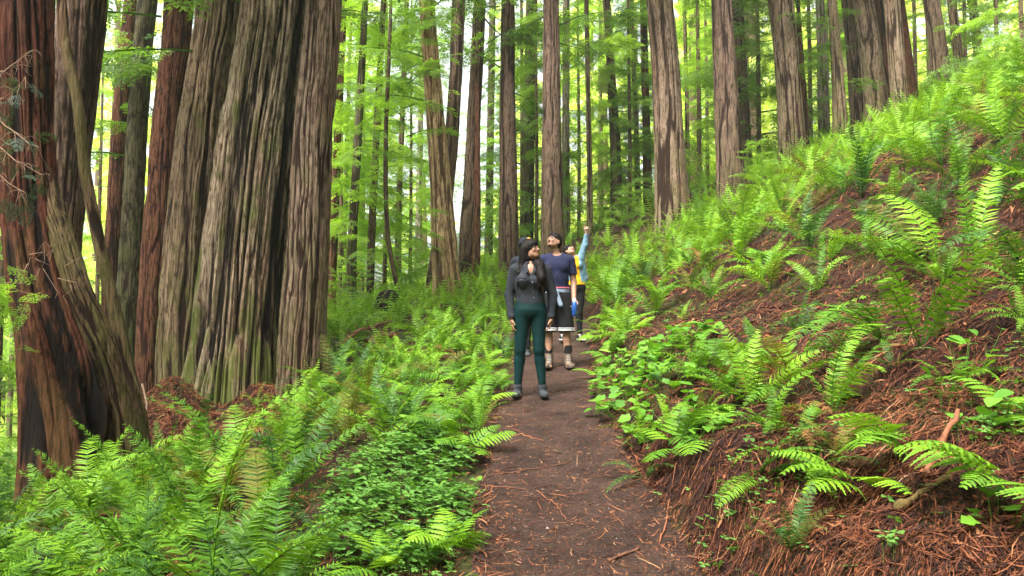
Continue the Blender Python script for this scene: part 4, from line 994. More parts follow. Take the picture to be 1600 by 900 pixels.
def leafy_plant(px, py, n, h, spread, lsz, label, seed, shapes=(0, 1, 2), name='leafy_plant'):
    q = at(px, py); r_ = np.random.default_rng(seed); root = empty(name, (q[0], q[1], q[2] - .01), label, 'plant', 'broad-leaved plants by the path')
    g_ = Geo()
    for k in range(n):
        a = r_.uniform(0, 6.28); rad = spread * math.sqrt(r_.uniform(.02, 1)); tx, ty = rad * math.cos(a), rad * math.sin(a)
        tz = h * (r_.uniform(.45, 1.0)) * (1 - .35 * (rad / spread) ** 2) + float(height(q[0] + tx, q[1] + ty)) - q[2]
        bx, by = tx * .45, ty * .45; bz = float(height(q[0] + bx, q[1] + by)) - q[2]
        v, f = tube([(bx, by, bz), (tx * .8, ty * .8, bz + (tz - bz) * .6), (tx, ty, tz)], [.0028, .002, .0015], 3); g_.add(v, f, .4)
        o = bpy.data.objects.new('leaf', LEAF[shapes[r_.integers(len(shapes))]]); C.objects.link(o); o.parent = root
        o.location = (tx, ty, tz); s_ = lsz * r_.uniform(.7, 1.2)
        o.rotation_euler = (r_.normal(-.15, .28), r_.normal(0, .3), r_.uniform(0, 6.28)); o.scale = (s_, s_, s_)
    st = g_.build('stems', M['broadleaf'], root); st['kind'] = 'stuff'
    return root
for k, (px, py, n, h, sp, ls, lab, shp) in enumerate([
    (985, 640, 52, .26, .36, .105, 'bright leafy plant nearest the path at the left end of the leaf patch', (0, 1, 2)),
    (1005, 590, 52, .28, .38, .105, 'dense leafy plant in the middle of the leaf patch', (0, 1, 2)),
    (1050, 550, 52, .27, .38, .10, 'leafy plant along the top of the leaf patch', (0, 1, 2)),
    (1040, 620, 46, .26, .36, .105, 'leafy plant at the lower right of the leaf patch', (0, 2)),
    (970, 580, 40, .24, .32, .09, 'leafy plant at the far left of the leaf patch by the soil', (0, 1)),
    (965, 545, 32, .22, .3, .085, 'leafy plant at the upper left of the leaf patch', (0, 1)),
    (1085, 530, 30, .25, .3, .095, 'leafy plant at the top right corner of the leaf patch', (0, 1)),
    (1000, 690, 12, .18, .22, .085, 'few-leaved plant on the path edge below the leaf patch', (0, 1)),
    (1090, 690, 12, .18, .22, .085, 'few-leaved plant on the cut bank beside a lacy fern', (0, 1)),
    (660, 690, 16, .24, .26, .10, 'seedling with oval bright leaves at the top of the sorrel carpet', (3, 1)),
    (725, 665, 16, .22, .26, .085, 'leafy plant on the left path edge among lacy ferns', (3, 1)),
    (740, 700, 10, .14, .18, .07, 'small leafy plant spilling onto the left path edge', (0, 3)),
    (705, 770, 12, .13, .2, .06, 'small star-leaved plant on the sorrel edge by the path', (3,)),
    (700, 830, 10, .11, .18, .055, 'little star-leaved plant lower down the sorrel edge', (3,)),
    (1560, 860, 12, .16, .16, .075, 'broad-leaved seedling under the lacy fern at the lower right', (1, 0)),
    (955, 610, 24, .18, .22, .08, 'low leafy plant on the path edge left of the leaf patch', (0, 1)),
    (1130, 640, 22, .22, .28, .09, 'leafy plant between the leaf patch and the stiff upright fern', (0, 2)),
    (1050, 665, 20, .2, .26, .085, 'leafy plant under the lower edge of the leaf patch', (0, 1)),
    (1500, 590, 14, .26, .26, .09, 'few tall round leaves on stems at the right edge of the bank', (1,)),
    (1570, 690, 14, .22, .24, .09, 'round-leaved plant at the right edge above the lacy fern', (1,)),
    (1320, 625, 6, .12, .06, .08, 'lone broad leaf pair on litter right of the bushy fern', (1,)),
    ]):
    leafy_plant(px, py, n, h, sp, ls, lab, 300 + k, shp)
# sorrel: trefoil leaves on thin stems
def trefoil():
    V = []; Fc = []; c = 0
    for a in (0, 2.094, 4.189):
        ca, sa = math.cos(a), math.sin(a)
        for (x, y, z) in [(0, 0.02, 0), (-.30, .42, .07), (-.46, .78, .02), (-.25, 1.0, -.04), (0, .84, -.02), (.25, 1.0, -.04), (.46, .78, .02), (.30, .42, .07)]:
            V.append((x * ca - y * sa, x * sa + y * ca, z))
        Fc += [(c, c + 1, c + 2), (c, c + 2, c + 3), (c, c + 3, c + 4), (c, c + 4, c + 5), (c, c + 5, c + 6), (c, c + 6, c + 7)]; c += 8
    return np.array(V), np.array(Fc)
TV, TF = trefoil(); GS = Geo(); r = np.random.default_rng(31)
def sorrel(x, y, hgt, rad):
    n = len(x); z = height(x, y)
    a = r.uniform(0, 6.28, n); tx, ty = r.normal(-.1, .22, n), r.normal(.12, .22, n); ca, sa = np.cos(a), np.sin(a)
    v = TV[None] * rad[:, None, None]; X = v[..., 0] * ca[:, None] - v[..., 1] * sa[:, None]; Y = v[..., 0] * sa[:, None] + v[..., 1] * ca[:, None]; Z = v[..., 2] + X * tx[:, None] - Y * ty[:, None]
    V = np.stack([X + x[:, None], Y + y[:, None], Z + (z + hgt)[:, None]], -1)
    GS.add(V.reshape(-1, 3), (np.arange(n)[:, None, None] * 24 + TF[None]).reshape(-1, 3), np.repeat(r.uniform(0, 1, n), 24))
    s = np.stack([np.stack([x - .0015, y, z], -1), np.stack([x + .0015, y, z], -1), np.stack([x, y, z + hgt], -1)], 1)
    GS.add(s.reshape(-1, 3), np.arange(3 * n).reshape(-1, 3), .4)
# dense carpet at lower left (outlined on the ground), then sprinkles
poly = [(520, 905), (470, 850), (540, 760), (600, 710), (640, 700), (720, 720), (745, 760), (725, 830), (715, 905)]
PG = np.array([at(px, py)[:2] for px, py in poly])
def inside(x, y, PG):
    c = np.zeros(len(x), bool); n = len(PG)
    for i in range(n):
        x1, y1 = PG[i]; x2, y2 = PG[(i + 1) % n]
        k = ((y1 > y) != (y2 > y)) & (x < (x2 - x1) * (y - y1) / (y2 - y1 + 1e-12) + x1); c ^= k
    return c
lo, hi = PG.min(0) - .3, PG.max(0) + .3
x = r.uniform(lo[0], hi[0], 9000); y = r.uniform(lo[1], hi[1], 9000); k = inside(x + .12 * noise3(x * 3, y * 3, 0, 2), y + .12 * noise3(x * 3, y * 3, 9, 2), PG) & (noise3(x * 3.5, y * 3.5, 0, 66) > -.55)
x, y = x[k][:1150], y[k][:1150]; sorrel(x, y, r.uniform(.05, .17, len(x)), r.uniform(.032, .056, len(x)))
def sprinkle(n, keep, seed, ylo=3.2, yhi=13, h=(.02, .09), rd=(.016, .034), thr=.15, xr=(-.75, .75)):
    x, y, _ = litter_points(n * 3, seed, xr, (ylo, yhi), keep); k = noise3(x * 1.6, y * 1.6, 0, seed) > thr; x, y = x[k][:n], y[k][:n]
    sorrel(x, y, r.uniform(*h, len(x)), r.uniform(*rd, len(x)))
sprinkle(3600, left_keep, 71, thr=-.15); sprinkle(1900, right_keep, 72, thr=.18); sprinkle(260, right_keep, 73, thr=-.5)
for (px, py, n, sp) in [(1540, 620, 26, .28), (1570, 560, 18, .25), (1560, 700, 14, .2), (1500, 640, 10, .15), (1300, 700, 10, .15), (1220, 740, 12, .15), (1420, 885, 5, .08), (1260, 780, 8, .12), (1130, 470, 14, .3), (1340, 500, 24, .35), (1250, 480, 20, .3), (300, 620, 30, .4), (1460, 650, 10, .15)]:
    q = at(px, py); x = q[0] + r.normal(0, sp * .6, n); y = q[1] + r.normal(0, sp * .6, n); sorrel(x, y, r.uniform(.03, .14, n), r.uniform(.022, .036, n))
tag(GS.build('redwood_sorrel', M['sorrel'], smooth=False), 'carpet of clover-like redwood sorrel under the ferns', 'ground cover', kind='stuff')

# ---- fallen branches, roots, stump, twigs: each its own thing
def stick(name, label, cat, pts, w, mat, sides=9, bumpy=.18, lift=.02, seed=0, side_twigs=0):
    """pts = [(px, py)...] on the ground"""
    r_ = np.random.default_rng(seed); Q = [at(*p[:2]) + (0, 0, lift + (p[2] if len(p) > 2 else 0)) for p in pts]
    Q = np.array(Q); t = np.linspace(0, len(Q) - 1, 6 * (len(Q) - 1) + 1); Pt = np.stack([np.interp(t, range(len(Q)), Q[:, k]) for k in range(3)], 1)
    L_ = np.linalg.norm(Q[-1] - Q[0]); Pt += r_.normal(0, L_ * .008, Pt.shape)
    rad = np.interp(t, [0, len(Q) - 1], [w, w * .6]) * (1 + bumpy * r_.normal(0, 1, len(t))); o_ = Pt[0].copy()
    v, f = tube(Pt - o_, rad, sides); g_ = Geo(); g_.add(v, f, 0.8)
    n = len(v); c0 = g_.n; g_.add(np.array([Pt[0] - o_, Pt[-1] - o_]), np.array([(0, 1, 0)]), .2); g_.f.pop()
    g_.f.append(np.array([(c0, (k + 1) % sides, k) for k in range(sides)])); g_.f.append(np.array([(c0 + 1, n - sides + k, n - sides + (k + 1) % sides) for k in range(sides)]))
    for k in range(side_twigs):
        b = Pt[r_.integers(2, len(Pt) - 2)] - o_; d = r_.normal(0, 1, 3); d[2] = abs(d[2]); d /= np.linalg.norm(d); l = L_ * r_.uniform(.12, .3)
        v, f = tube([b, b + d * l * .5, b + d * l + (0, 0, -.02)], [w * .35, w * .25, w * .08], 4); g_.add(v, f, .7)
    ob = g_.build(name, M[mat]); ob.location = o_; return tag(ob, label, cat)
M['wood_tan'] = plain('wood_tan', (.24, .09, .045), .75, .2, .35, 14, .004, 90)
M['wood_moss'] = plain('wood_moss', (.12, .085, .03), .9, .1, .5, 12, .008, 60)
M['wood_pale'] = plain('wood_pale', (.55, .36, .26), .7, .2, .25, 10)
M['root_brown'] = plain('root_brown', (.15, .065, .038), .8, .25, .35, 12, .003, 80)
M['char'] = plain('charred', (.016, .012, .010), .9, .2, .5, 9, .02, 30)
stick('broken_branch', 'reddish broken branch leaning upright on the litter at lower right', 'branch', [(1448, 775, .0), (1475, 735, .05), (1498, 697, .09)], .018, 'wood_tan', seed=1)
stick('mossy_branch', 'short mossy rotten branch lying under the reddish broken one', 'branch', [(1400, 824), (1440, 806), (1488, 778)], .022, 'wood_moss', bumpy=.25, seed=2)
stick('pale_twig', 'short white twig on the litter left of the broken branch', 'twig', [(1392, 788), (1415, 778), (1437, 762)], .0035, 'wood_pale', 5, seed=3)
stick('fallen_branch', 'dark fallen branch with red rot lying among ferns right of the giant trunk', 'branch', [(530, 565, .25), (560, 548, .28), (585, 540, .3), (610, 528, .3)], .04, 'root_brown', side_twigs=4, seed=4)
stick('fallen_log', 'reddish rotten log half buried in ferns behind the dark branch', 'log', [(575, 552, .1), (600, 542, .14), (620, 538, .1)], .10, 'root_brown', seed=24)
for k, (pts, w, lab) in enumerate([([(600 + 180, 745), (830, 735), (890, 725)], .006, 'thin red twig crossing the path in front of the shoes'), ([(745, 690), (790, 685), (815, 680), (850, 690)], .007, 'crooked twig near the left edge of the path'), ([(950, 878), (975, 868), (1000, 858)], .011, 'thick tan stick on the path at the bottom'), ([(1030, 850), (1040, 820), (1045, 790)], .006, 'red twig on the path beside the cut bank'),
     ([(750, 760), (790, 762), (830, 768)], .005, 'long thin twig on the left half of the path'), ([(840, 770), (870, 790), (885, 815)], .004, 'curved thin twig in the middle of the path'), ([(770, 650), (800, 648), (835, 640)], .005, 'twig by the left shoe of the front walker'), ([(960, 690), (985, 705), (1000, 730)], .005, 'twig on the right edge of the path below the leaves'),
     ([(1120, 760), (1160, 790), (1185, 840)], .007, 'long curved root strand hanging on the cut bank'), ([(1160, 720), (1170, 770), (1165, 830)], .005, 'straight root strand hanging on the cut bank'), ([(1320, 560), (1370, 540), (1420, 520)], .007, 'thin branch across the litter under the drooping fern'), ([(1080, 420), (1100, 440), (1110, 465)], .006, 'thin twig arching over the litter under the ridge ferns'), ([(1480, 480), (1500, 460), (1530, 440)], .006, 'twig on the bank beneath the long frond pair'), ([(1285, 830), (1350, 850), (1440, 870)], .009, 'pale bark strip on the red litter at the bottom right'), ([(1250, 760), (1330, 790), (1370, 830)], .006, 'thin branch on the red litter below the broad lacy fern'), ([(1520, 560), (1500, 610), (1510, 650)], .009, 'upright dead stem on the bank at the right edge')]):
    stick('twig', lab, 'twig', pts, w, ['root_brown', 'wood_tan'][k % 2], 5, lift=.004, seed=30 + k)
# pale root hanging from the needle mound
Q = [P(222, 600, 9.6), P(229, 630, 9.5), P(228, 652, 9.45), P(215, 672, 9.4), P(203, 690, 9.35)]; o_ = np.array(Q[0]); v, f = tube(np.array([tuple(q) for q in Q]) - o_, [.012, .010, .009, .007, .005], 6); g = Geo(); g.add(v, f, .8)
ob = g.build('hanging_root', M['wood_pale']); ob.location = o_; tag(ob, 'thin pale root hanging down beside the needle mound', 'root')
# black stump
q = np.array([P(606, 470, 20.5).x, 20.5, float(height(P(606, 470, 20.5).x, 20.5))])
L = [(0, 0, -.4, .42), (0, 0, .05, .38), (.02, 0, .3, .33), (.05, 0, .5, .26), (.06, 0, .56, .16)]
L = [(a + q[0], b + q[1], c + q[2], d) for a, b, c, d in L]
m, o = trunk_mesh('stump', L, 90, 60, .10, .16, 333); m.materials.append(M['char']); ob = link('stump', m); ob.location = o; tag(ob, 'low black burnt stump at the foot of the wavy sapling', 'stump')
# dead branches with blue-green sprays at the upper left edge
root = empty('dead_branch', tuple(P(-30, 100, 7.6)), 'bare dead branches with grey-green needle sprays jutting in at the upper left', 'branch'); o_ = np.array(P(-30, 100, 7.6)); r = np.random.default_rng(8)
g = Geo(); gs = Geo()
for (a, b, Ya, c, d, Yb, w) in [(-40, 110, 7.7, 52, 77, 7.4, .009), (-40, 130, 7.7, 60, 230, 7.3, .008), (-40, 180, 7.7, 66, 270, 7.3, .007), (-40, 210, 7.7, 40, 300, 7.3, .006), (-40, 160, 7.7, 40, 120, 7.4, .006)]:
    A, Bq = np.array(P(a, b, Ya)), np.array(P(c, d, Yb)); n = 9; pts = [A + (Bq - A) * t + (0, 0, -.10 * math.sin(3.1 * t)) + r.normal(0, .008, 3) for t in np.linspace(0, 1, n)]
    v, f = tube(np.array(pts) - o_, np.linspace(w, w * .3, n), 5); g.add(v, f, .8)
    for k in range(26):
        p0 = pts[r.integers(2, n)] - o_; dd = np.array([r.normal(.2, .6), r.normal(0, .5), r.normal(-.5, .6)]); dd /= np.linalg.norm(dd); l = r.uniform(.06, .22)
        v, f = tube([p0, p0 + dd * l * .5 + r.normal(0, .01, 3), p0 + dd * l + (0, 0, -.03)], [.0025, .002, .001], 3); g.add(v, f, .6)
        if k % 3 == 0 and b > 120:
            sv, sf = SPRAY[r.integers(5)]; gs.add(sv @ (rot_to(dd, r.normal(0, .5)) * r.uniform(.12, .24)).T + p0 + dd * l * .6, sf, r.uniform(0, 1))
g.build('dead_twigs', M['twigpale'], root); gs.build('foliage', M['needle_blue'], root, smooth=False)
# small dry twigs on the lower burnt trunk
root_t = Geo(); o_ = np.array(P(70, 420, 7.9)); 
for k in range(16):
    p0 = np.array(P(40 + r.uniform(-10, 75), 400 + r.uniform(-25, 70), 8.0 + r.uniform(0, .1))) - o_; dd = np.array([r.normal(0, .7), -.4, r.normal(-.2, .6)]); dd /= np.linalg.norm(dd); l = r.uniform(.12, .35)
    v, f = tube([p0, p0 + dd * l * .4 + r.normal(0, .03, 3), p0 + dd * l * .8 + r.normal(0, .04, 3), p0 + dd * l + (0, 0, -.08)], [.004, .003, .002, .001], 4); root_t.add(v, f, .7)
ob = root_t.build('dry_twigs', M['twigpale']); ob.location = o_; tag(ob, 'tangle of thin dry twigs on the lower burnt trunk', 'twigs', kind='stuff')
# little green shoot and low spray at the left edge
for k, (px, py, Y, n, lab) in enumerate([(30, 480, 7.9, 12, 'bright green conifer shoot at the left edge beside the burnt trunk'), (52, 545, 7.9, 5, 'tiny green shoot on the bark of the burnt trunk')]):
    g = Geo(); o_ = np.array(P(px, py, Y))
    for j in range(n):
        sv, sf = SPRAY[r.integers(5)]; dd = np.array([r.normal(-.2, .7), r.normal(-.2, .4), r.normal(.1, .4)]); dd /= np.linalg.norm(dd); gs_ = (.34 if k == 0 else .12) * r.uniform(.6, 1.1)
        g.add(sv @ (rot_to(dd, r.normal(0, .4)) * gs_).T + r.normal(0, .10 if k == 0 else .04, 3), sf, r.uniform(0, 1))
    ob = g.build('conifer_shoot', M['needle_bright'], smooth=False); ob.location = o_; tag(ob, lab, 'shoot')
print('plants', time.time() - T0, 'objects', len(S.objects))
# ================================================================ PEOPLE (signed-distance bodies, meshed with surface nets)
class SDF:
    def __init__(s, lo, hi, h):
        s.h = h; s.lo = np.array(lo, float); n = np.ceil((np.array(hi) - s.lo) / h).astype(int) + 1
        s.ax = [s.lo[k] + h * np.arange(n[k]) for k in range(3)]; s.d = np.full(n, 9.0, np.float32)
    def _box(s, lo, hi, pad):
        sl = []
        for k in range(3):
            a = int(np.floor((lo[k] - pad - s.lo[k]) / s.h)); b = int(np.ceil((hi[k] + pad - s.lo[k]) / s.h)) + 1
            a = max(a, 0); b = min(b, len(s.ax[k])); sl.append(slice(a, max(a, b)))
        return tuple(sl), np.meshgrid(*[s.ax[k][sl[k]] for k in range(3)], indexing='ij')
    def _put(s, sl, d, k, op):
        o = s.d[sl]
        if op == 'sub': s.d[sl] = np.maximum(o, -d); return
        if k <= 0: s.d[sl] = np.minimum(o, d); return
        h = np.clip(.5 + .5 * (o - d) / k, 0, 1); s.d[sl] = o * (1 - h) + d * h - k * h * (1 - h)
    def cap(s, a, b, ra, rb, k=.02, sq=(1, 1, 1), op='add'):
        a = np.array(a, float); b = np.array(b, float); sq = np.array(sq, float); m = max(ra, rb) / min(sq)
        sl, (X, Y, Z) = s._box(np.minimum(a, b) - m, np.maximum(a, b) + m, .05 + k)
        if X.size == 0: return s
        p = np.stack([X, Y, Z], -1); ab = (b - a) * sq; pa = (p - a) * sq; t = np.clip((pa @ ab) / max(ab @ ab, 1e-9), 0, 1)
        d = np.linalg.norm(pa - t[..., None] * ab, axis=-1) - (ra + (rb - ra) * t); s._put(sl, d, k, op); return s
    def ell(s, c, r, k=.02, Rm=None, op='add'):
        c = np.array(c, float); r = np.array(r, float); m = r.max(); sl, (X, Y, Z) = s._box(c - m, c + m, .05 + k)
        if X.size == 0: return s
        p = np.stack([X, Y, Z], -1) - c
        if Rm is not None: p = p @ Rm          # world -> local
        q = np.linalg.norm(p / r, axis=-1); q2 = np.linalg.norm(p / (r * r), axis=-1) + 1e-9
        s._put(sl, q * (q - 1) / q2, k, op); return s
    def cut(s, n, c):                          # keep the side where n.(p-c) < 0
        X, Y, Z = np.meshgrid(*s.ax, indexing='ij'); s.d = np.maximum(s.d, n[0] * (X - c[0]) + n[1] * (Y - c[1]) + n[2] * (Z - c[2])).astype(np.float32); return s
    def field(s, fn):
        X, Y, Z = np.meshgrid(*s.ax, indexing='ij'); s.d = (s.d + fn(X, Y, Z)).astype(np.float32); return s
    def mesh(s):
        d = s.d; sg = d < 0; c = np.zeros(tuple(np.array(d.shape) - 1), np.int8)
        offs = [(i, j, k) for i in (0, 1) for j in (0, 1) for k in (0, 1)]; sh = c.shape
        for (i, j, k) in offs: c += sg[i:i + sh[0], j:j + sh[1], k:k + sh[2]]
        act = np.argwhere((c > 0) & (c < 8)); idx = -np.ones(sh, np.int64); idx[tuple(act.T)] = np.arange(len(act))
        P_ = np.zeros((len(act), 3)); W_ = np.zeros(len(act))
        for a in offs:
            for ax in range(3):
                if a[ax] == 1: continue
                b = list(a); b[ax] = 1; da = d[tuple((act + a).T)]; db = d[tuple((act + b).T)]; m = (da < 0) != (db < 0)
                t = np.where(m, da / (da - db + 1e-12), 0); q = act + np.array(a, float); q[:, ax] += t
                P_ += np.where(m[:, None], q, 0); W_ += m
        V = P_ / W_[:, None] * s.h + s.lo; Fs = []
        for ax in range(3):
            o1, o2 = [(1, 2), (2, 0), (0, 1)][ax]
            sl0 = [slice(None)] * 3; sl1 = [slice(None)] * 3; sl0[ax] = slice(0, -1); sl1[ax] = slice(1, None)
            e = np.argwhere(sg[tuple(sl0)] != sg[tuple(sl1)]); e = e[(e[:, o1] > 0) & (e[:, o2] > 0) & (e[:, o1] < sh[o1]) & (e[:, o2] < sh[o2])]
            u = np.zeros(3, int); u[o1] = 1; w = np.zeros(3, int); w[o2] = 1
            q = np.stack([idx[tuple((e - u - w).T)], idx[tuple((e - w).T)], idx[tuple(e.T)], idx[tuple((e - u).T)]], 1)
            fl = sg[tuple(e.T)]; q[~fl] = q[~fl][:, ::-1]; Fs.append(q[(q >= 0).all(1)])
        return V, np.concatenate(Fs)
def part(name, sd, mat, parent, tint=.5, dec=False):
    V, f = sd.mesh(); g = Geo(); g.add(V, f, tint); return g.build(name, mat, parent)
def cloth(name, col, rough=.85, var=.18, scale=14, weave=260, bd=.0012):
    return plain(name, col, rough, .15, var, scale, bd, weave)
M['skin_a'] = plain('skin_a', (0.3, 0.1537, 0.0938), .5, .4, .10, 6)
M['skin_b'] = plain('skin_b', (0.345, 0.1875, 0.1237), .5, .4, .10, 6)
M['skin_c'] = plain('skin_c', (0.36, 0.2025, 0.135), .5, .4, .10, 6)
M['lips'] = plain('lips', (0.2475, 0.0675, 0.0562), .45, .4, .1)
M['eye'] = plain('eye', (0.015, 0.0105, 0.009), .2, .5, .1); M['eyewhite'] = plain('eyewhite', (0.465, 0.45, 0.42), .3, .5, .03)
M['hair'] = None
def hair_mat():
    m, nt, out = mat_new('hair'); n = tex_noise(nt, objco(nt, (60, 60, 5)), 1.0, 3, .6)
    bsdf(nt, out, ramp(nt, n, [(.35, (.003, .0025, .0025)), (.65, (.013, .009, .008))]), .62, .12, bump(nt, n, .6, .002)); return m
M['hair'] = hair_mat()
M['denim_dark'] = cloth('denim_dark', (.026, .029, .036), var=.35, scale=30); M['denim_light'] = cloth('denim_light', (0.1275, 0.225, 0.285), var=.3, scale=22)
M['teal'] = cloth('teal', (.0022, .021, .022), .6, .25, 10); M['navy'] = cloth('navy', (.017, .020, .050), var=.25); M['black'] = cloth('black', (0.0105, 0.0105, 0.012)); M['white'] = cloth('white', (0.5625, 0.5625, 0.555), var=.05)
M['yellow'] = cloth('yellow', (0.54, 0.3, 0.0112), var=.12); M['shoe_grey'] = cloth('shoe_grey', (0.0525, 0.0562, 0.0638)); M['sole'] = plain('sole', (0.0375, 0.0375, 0.039), .8); M['boot'] = cloth('boot', (0.1275, 0.09, 0.06), var=.3); M['cream'] = cloth('cream', (0.465, 0.45, 0.42), var=.08)
M['paleblue'] = cloth('paleblue', (.20, .25, .33), var=.2); M['pink'] = cloth('pink', (0.45, 0.105, 0.135)); M['bottle'] = plain('bottle', (0.015, 0.0675, 0.2625), .25, .5, .1); M['metal'] = plain('metal', (0.45, 0.45, 0.45), .3, .5, .05, metallic=.8); M['cap_dark'] = cloth('cap_dark', (0.0165, 0.0195, 0.0255)); M['gold'] = cloth('gold', (0.45, 0.255, 0.06))
M['stubble'] = plain('stubble', (.075, .042, .03), .8, .1, .2, 60)
M['wire'] = plain('wire', (0.0375, 0.0225, 0.0188), .3)

def Rz(a): c, s = math.cos(a), math.sin(a); return np.array([[c, -s, 0], [s, c, 0], [0, 0, 1.0]])
def Rx(a): c, s = math.cos(a), math.sin(a); return np.array([[1.0, 0, 0], [0, c, -s], [0, s, c]])
def Ry(a): c, s = math.cos(a), math.sin(a); return np.array([[c, 0, s], [0, 1.0, 0], [-s, 0, c]])
def head_sdf(s, c, Rm, sc=1.0):
    """head with face looking along local -Y; c = centre of skull"""
    T = lambda p: np.array(c) + Rm @ (np.array(p) * sc)
    E = lambda p, r, k=.012, op='add': s.ell(T(p), np.array(r) * sc, k, Rm, op)
    E((0, .012, .025), (.074, .090, .082)); E((0, -.030, -.030), (.056, .060, .072), .02); E((0, -.060, -.078), (.030, .026, .024), .025)     # skull, face, chin
    E((.044, -.010, -.048), (.024, .040, .038), .02); E((-.044, -.010, -.048), (.024, .040, .038), .02)                                    # jaw
    s.cap(T((0, -.090, .008)), T((0, -.108, -.026)), .009 * sc, .013 * sc, .010)                                                           # nose
    E((.011, -.098, -.030), (.009, .010, .008), .006); E((-.011, -.098, -.030), (.009, .010, .008), .006)
    E((.030, -.086, .018), (.020, .010, .007), .008); E((-.030, -.086, .018), (.020, .010, .007), .008)                                    # brows
    E((.030, -.090, .000), (.015, .010, .009), .004, 'sub'); E((-.030, -.090, .000), (.015, .010, .009), .004, 'sub')                      # eye sockets
    E((.036, -.078, -.022), (.018, .014, .016), .012); E((-.036, -.078, -.022), (.018, .014, .016), .012)                                  # cheeks
    for q in (-1, 1): E((q * .077, .008, -.008), (.010, .018, .030), .006); E((q * .083, .002, -.006), (.006, .009, .018), .003, 'sub')     # ears
    return T
def face_parts(c, Rm, parent, skin, sc=1.0, beard=False):
    T = lambda p: np.array(c) + Rm @ (np.array(p) * sc)
    for q in (-1, 1):
        s = SDF(T((q * .030, -.080, .000)) - .03, T((q * .030, -.080, .000)) + .03, .002); s.ell(T((q * .030, -.079, .000)), (.0125 * sc, .010 * sc, .0065 * sc), 0, Rm); e = part('eye', s, M['eyewhite'], parent)
        s = SDF(T((q * .030, -.086, .001)) - .02, T((q * .030, -.086, .001)) + .02, .0016); s.ell(T((q * .030, -.0875, .001)), (.0055 * sc, .004 * sc, .006 * sc), 0, Rm); part('iris', s, M['eye'], e)
        s = SDF(T((q * .030, -.09, .02)) - .04, T((q * .030, -.09, .02)) + .04, .002); s.cap(T((q * .014, -.098, .019)), T((q * .032, -.097, .024)), .0035, .0035, .002).cap(T((q * .032, -.097, .024)), T((q * .047, -.085, .018)), .0035, .002, .002); part('eyebrow', s, M['hair'], parent)
    s = SDF(T((0, -.09, -.055)) - .04, T((0, -.09, -.055)) + .04, .002); s.ell(T((0, -.092, -.050)), (.021 * sc, .007 * sc, .0045 * sc), .003, Rm).ell(T((0, -.091, -.057)), (.017 * sc, .008 * sc, .0055 * sc), .003, Rm); part('mouth', s, M['lips'], parent)
def hand_sdf(s, w, d, palmn, thumb, curl=.5, sc=1.0, spread=.06):
    """hand from wrist w along direction d; palm faces palmn; thumb on side 'thumb' (+-1)"""
    w = np.array(w, float); d = np.array(d, float); d /= np.linalg.norm(d); n = np.array(palmn, float); n -= d * (n @ d); n /= np.linalg.norm(n); sd = np.cross(d, n) * thumb
    Rm = np.stack([sd, d, n], 1)
    s.cap(w - d * .02, w + d * .03, .024 * sc, .024 * sc, .01); s.ell(w + d * .052 * sc, np.array((.040, .048, .016)) * sc, .012, Rm)
    for k, (o, l) in enumerate([(.028, .070), (.009, .078), (-.010, .072), (-.028, .056)]):
        b = w + (d * .088 + sd * o) * sc; dd = d + sd * (o * spread * 30); dd /= np.linalg.norm(dd); p = b; a = 0; L_ = l * sc
        for j, fr in enumerate((.42, .33, .25)):
            a += curl * (.55 if j == 0 else .75) * (1 + .12 * k); v = dd * math.cos(a) + n * math.sin(a); q = p + v * L_ * fr; s.cap(p, q, .0092 - .001 * j, .0084 - .001 * j, .004); p = q
    b = w + (d * .030 + sd * .030) * sc; v1 = (d * .65 + sd * .65 + n * .35); v1 /= np.linalg.norm(v1); q = b + v1 * .036 * sc; s.cap(b, q, .013, .011, .008)
    v2 = (d * .9 + sd * .25 + n * .3); v2 /= np.linalg.norm(v2); s.cap(q, q + v2 * .032 * sc, .0105, .0085, .004)
def leg(s, hip, knee, ankle, r=(.088, .058, .036), k=.03):
    hip, knee, ankle = map(lambda v: np.array(v, float), (hip, knee, ankle))
    s.cap(hip, knee, r[0], r[1], k); c = knee + (ankle - knee) * .28 + (0, .014, 0); s.cap(knee, c, r[1] * .93, r[1] * .98, .02); s.cap(c, ankle, r[1] * .96, r[2], .02)
def foot(s, ankle, d, l=.25, w=.046, h=.04, k=.02):
    a = np.array(ankle, float); d = np.array(d, float); d /= np.linalg.norm(d); heel = np.array([a[0], a[1], 0]) - d * .045; toe = heel + d * (l - .05)
    s.cap(a, heel + (0, 0, h), w * .85, w * .8, k); s.cap(heel + (0, 0, h * .9), toe + (0, 0, h * .72), w * .78, w * .82, k, sq=(1, 1, 1.25)); s.cap(toe + (0, 0, h * .7), toe + d * .02 + (0, 0, h * .62), w * .85, w * .7, k, sq=(1, 1, 1.3))
def wrinkle(amp, f=18, seed=0, vert=.5): return lambda X, Y, Z: amp * fbm(X * f, Y * f, Z * f * vert, seed, 2)
def arm(s, sh, el, wr, r=(.046, .038, .026), k=.025): s.cap(sh, el, r[0], r[1], k); s.cap(el, wr, r[1], r[2], .015)
def person_root(px, py, Y, label):
    x = (px - 800) / F * Y; x = float(P(px, py, Y).x); z = float(height(x, Y)) - .002
    return empty('person', (x, Y, z), label, 'person', 'walkers on the path')
H = .0075
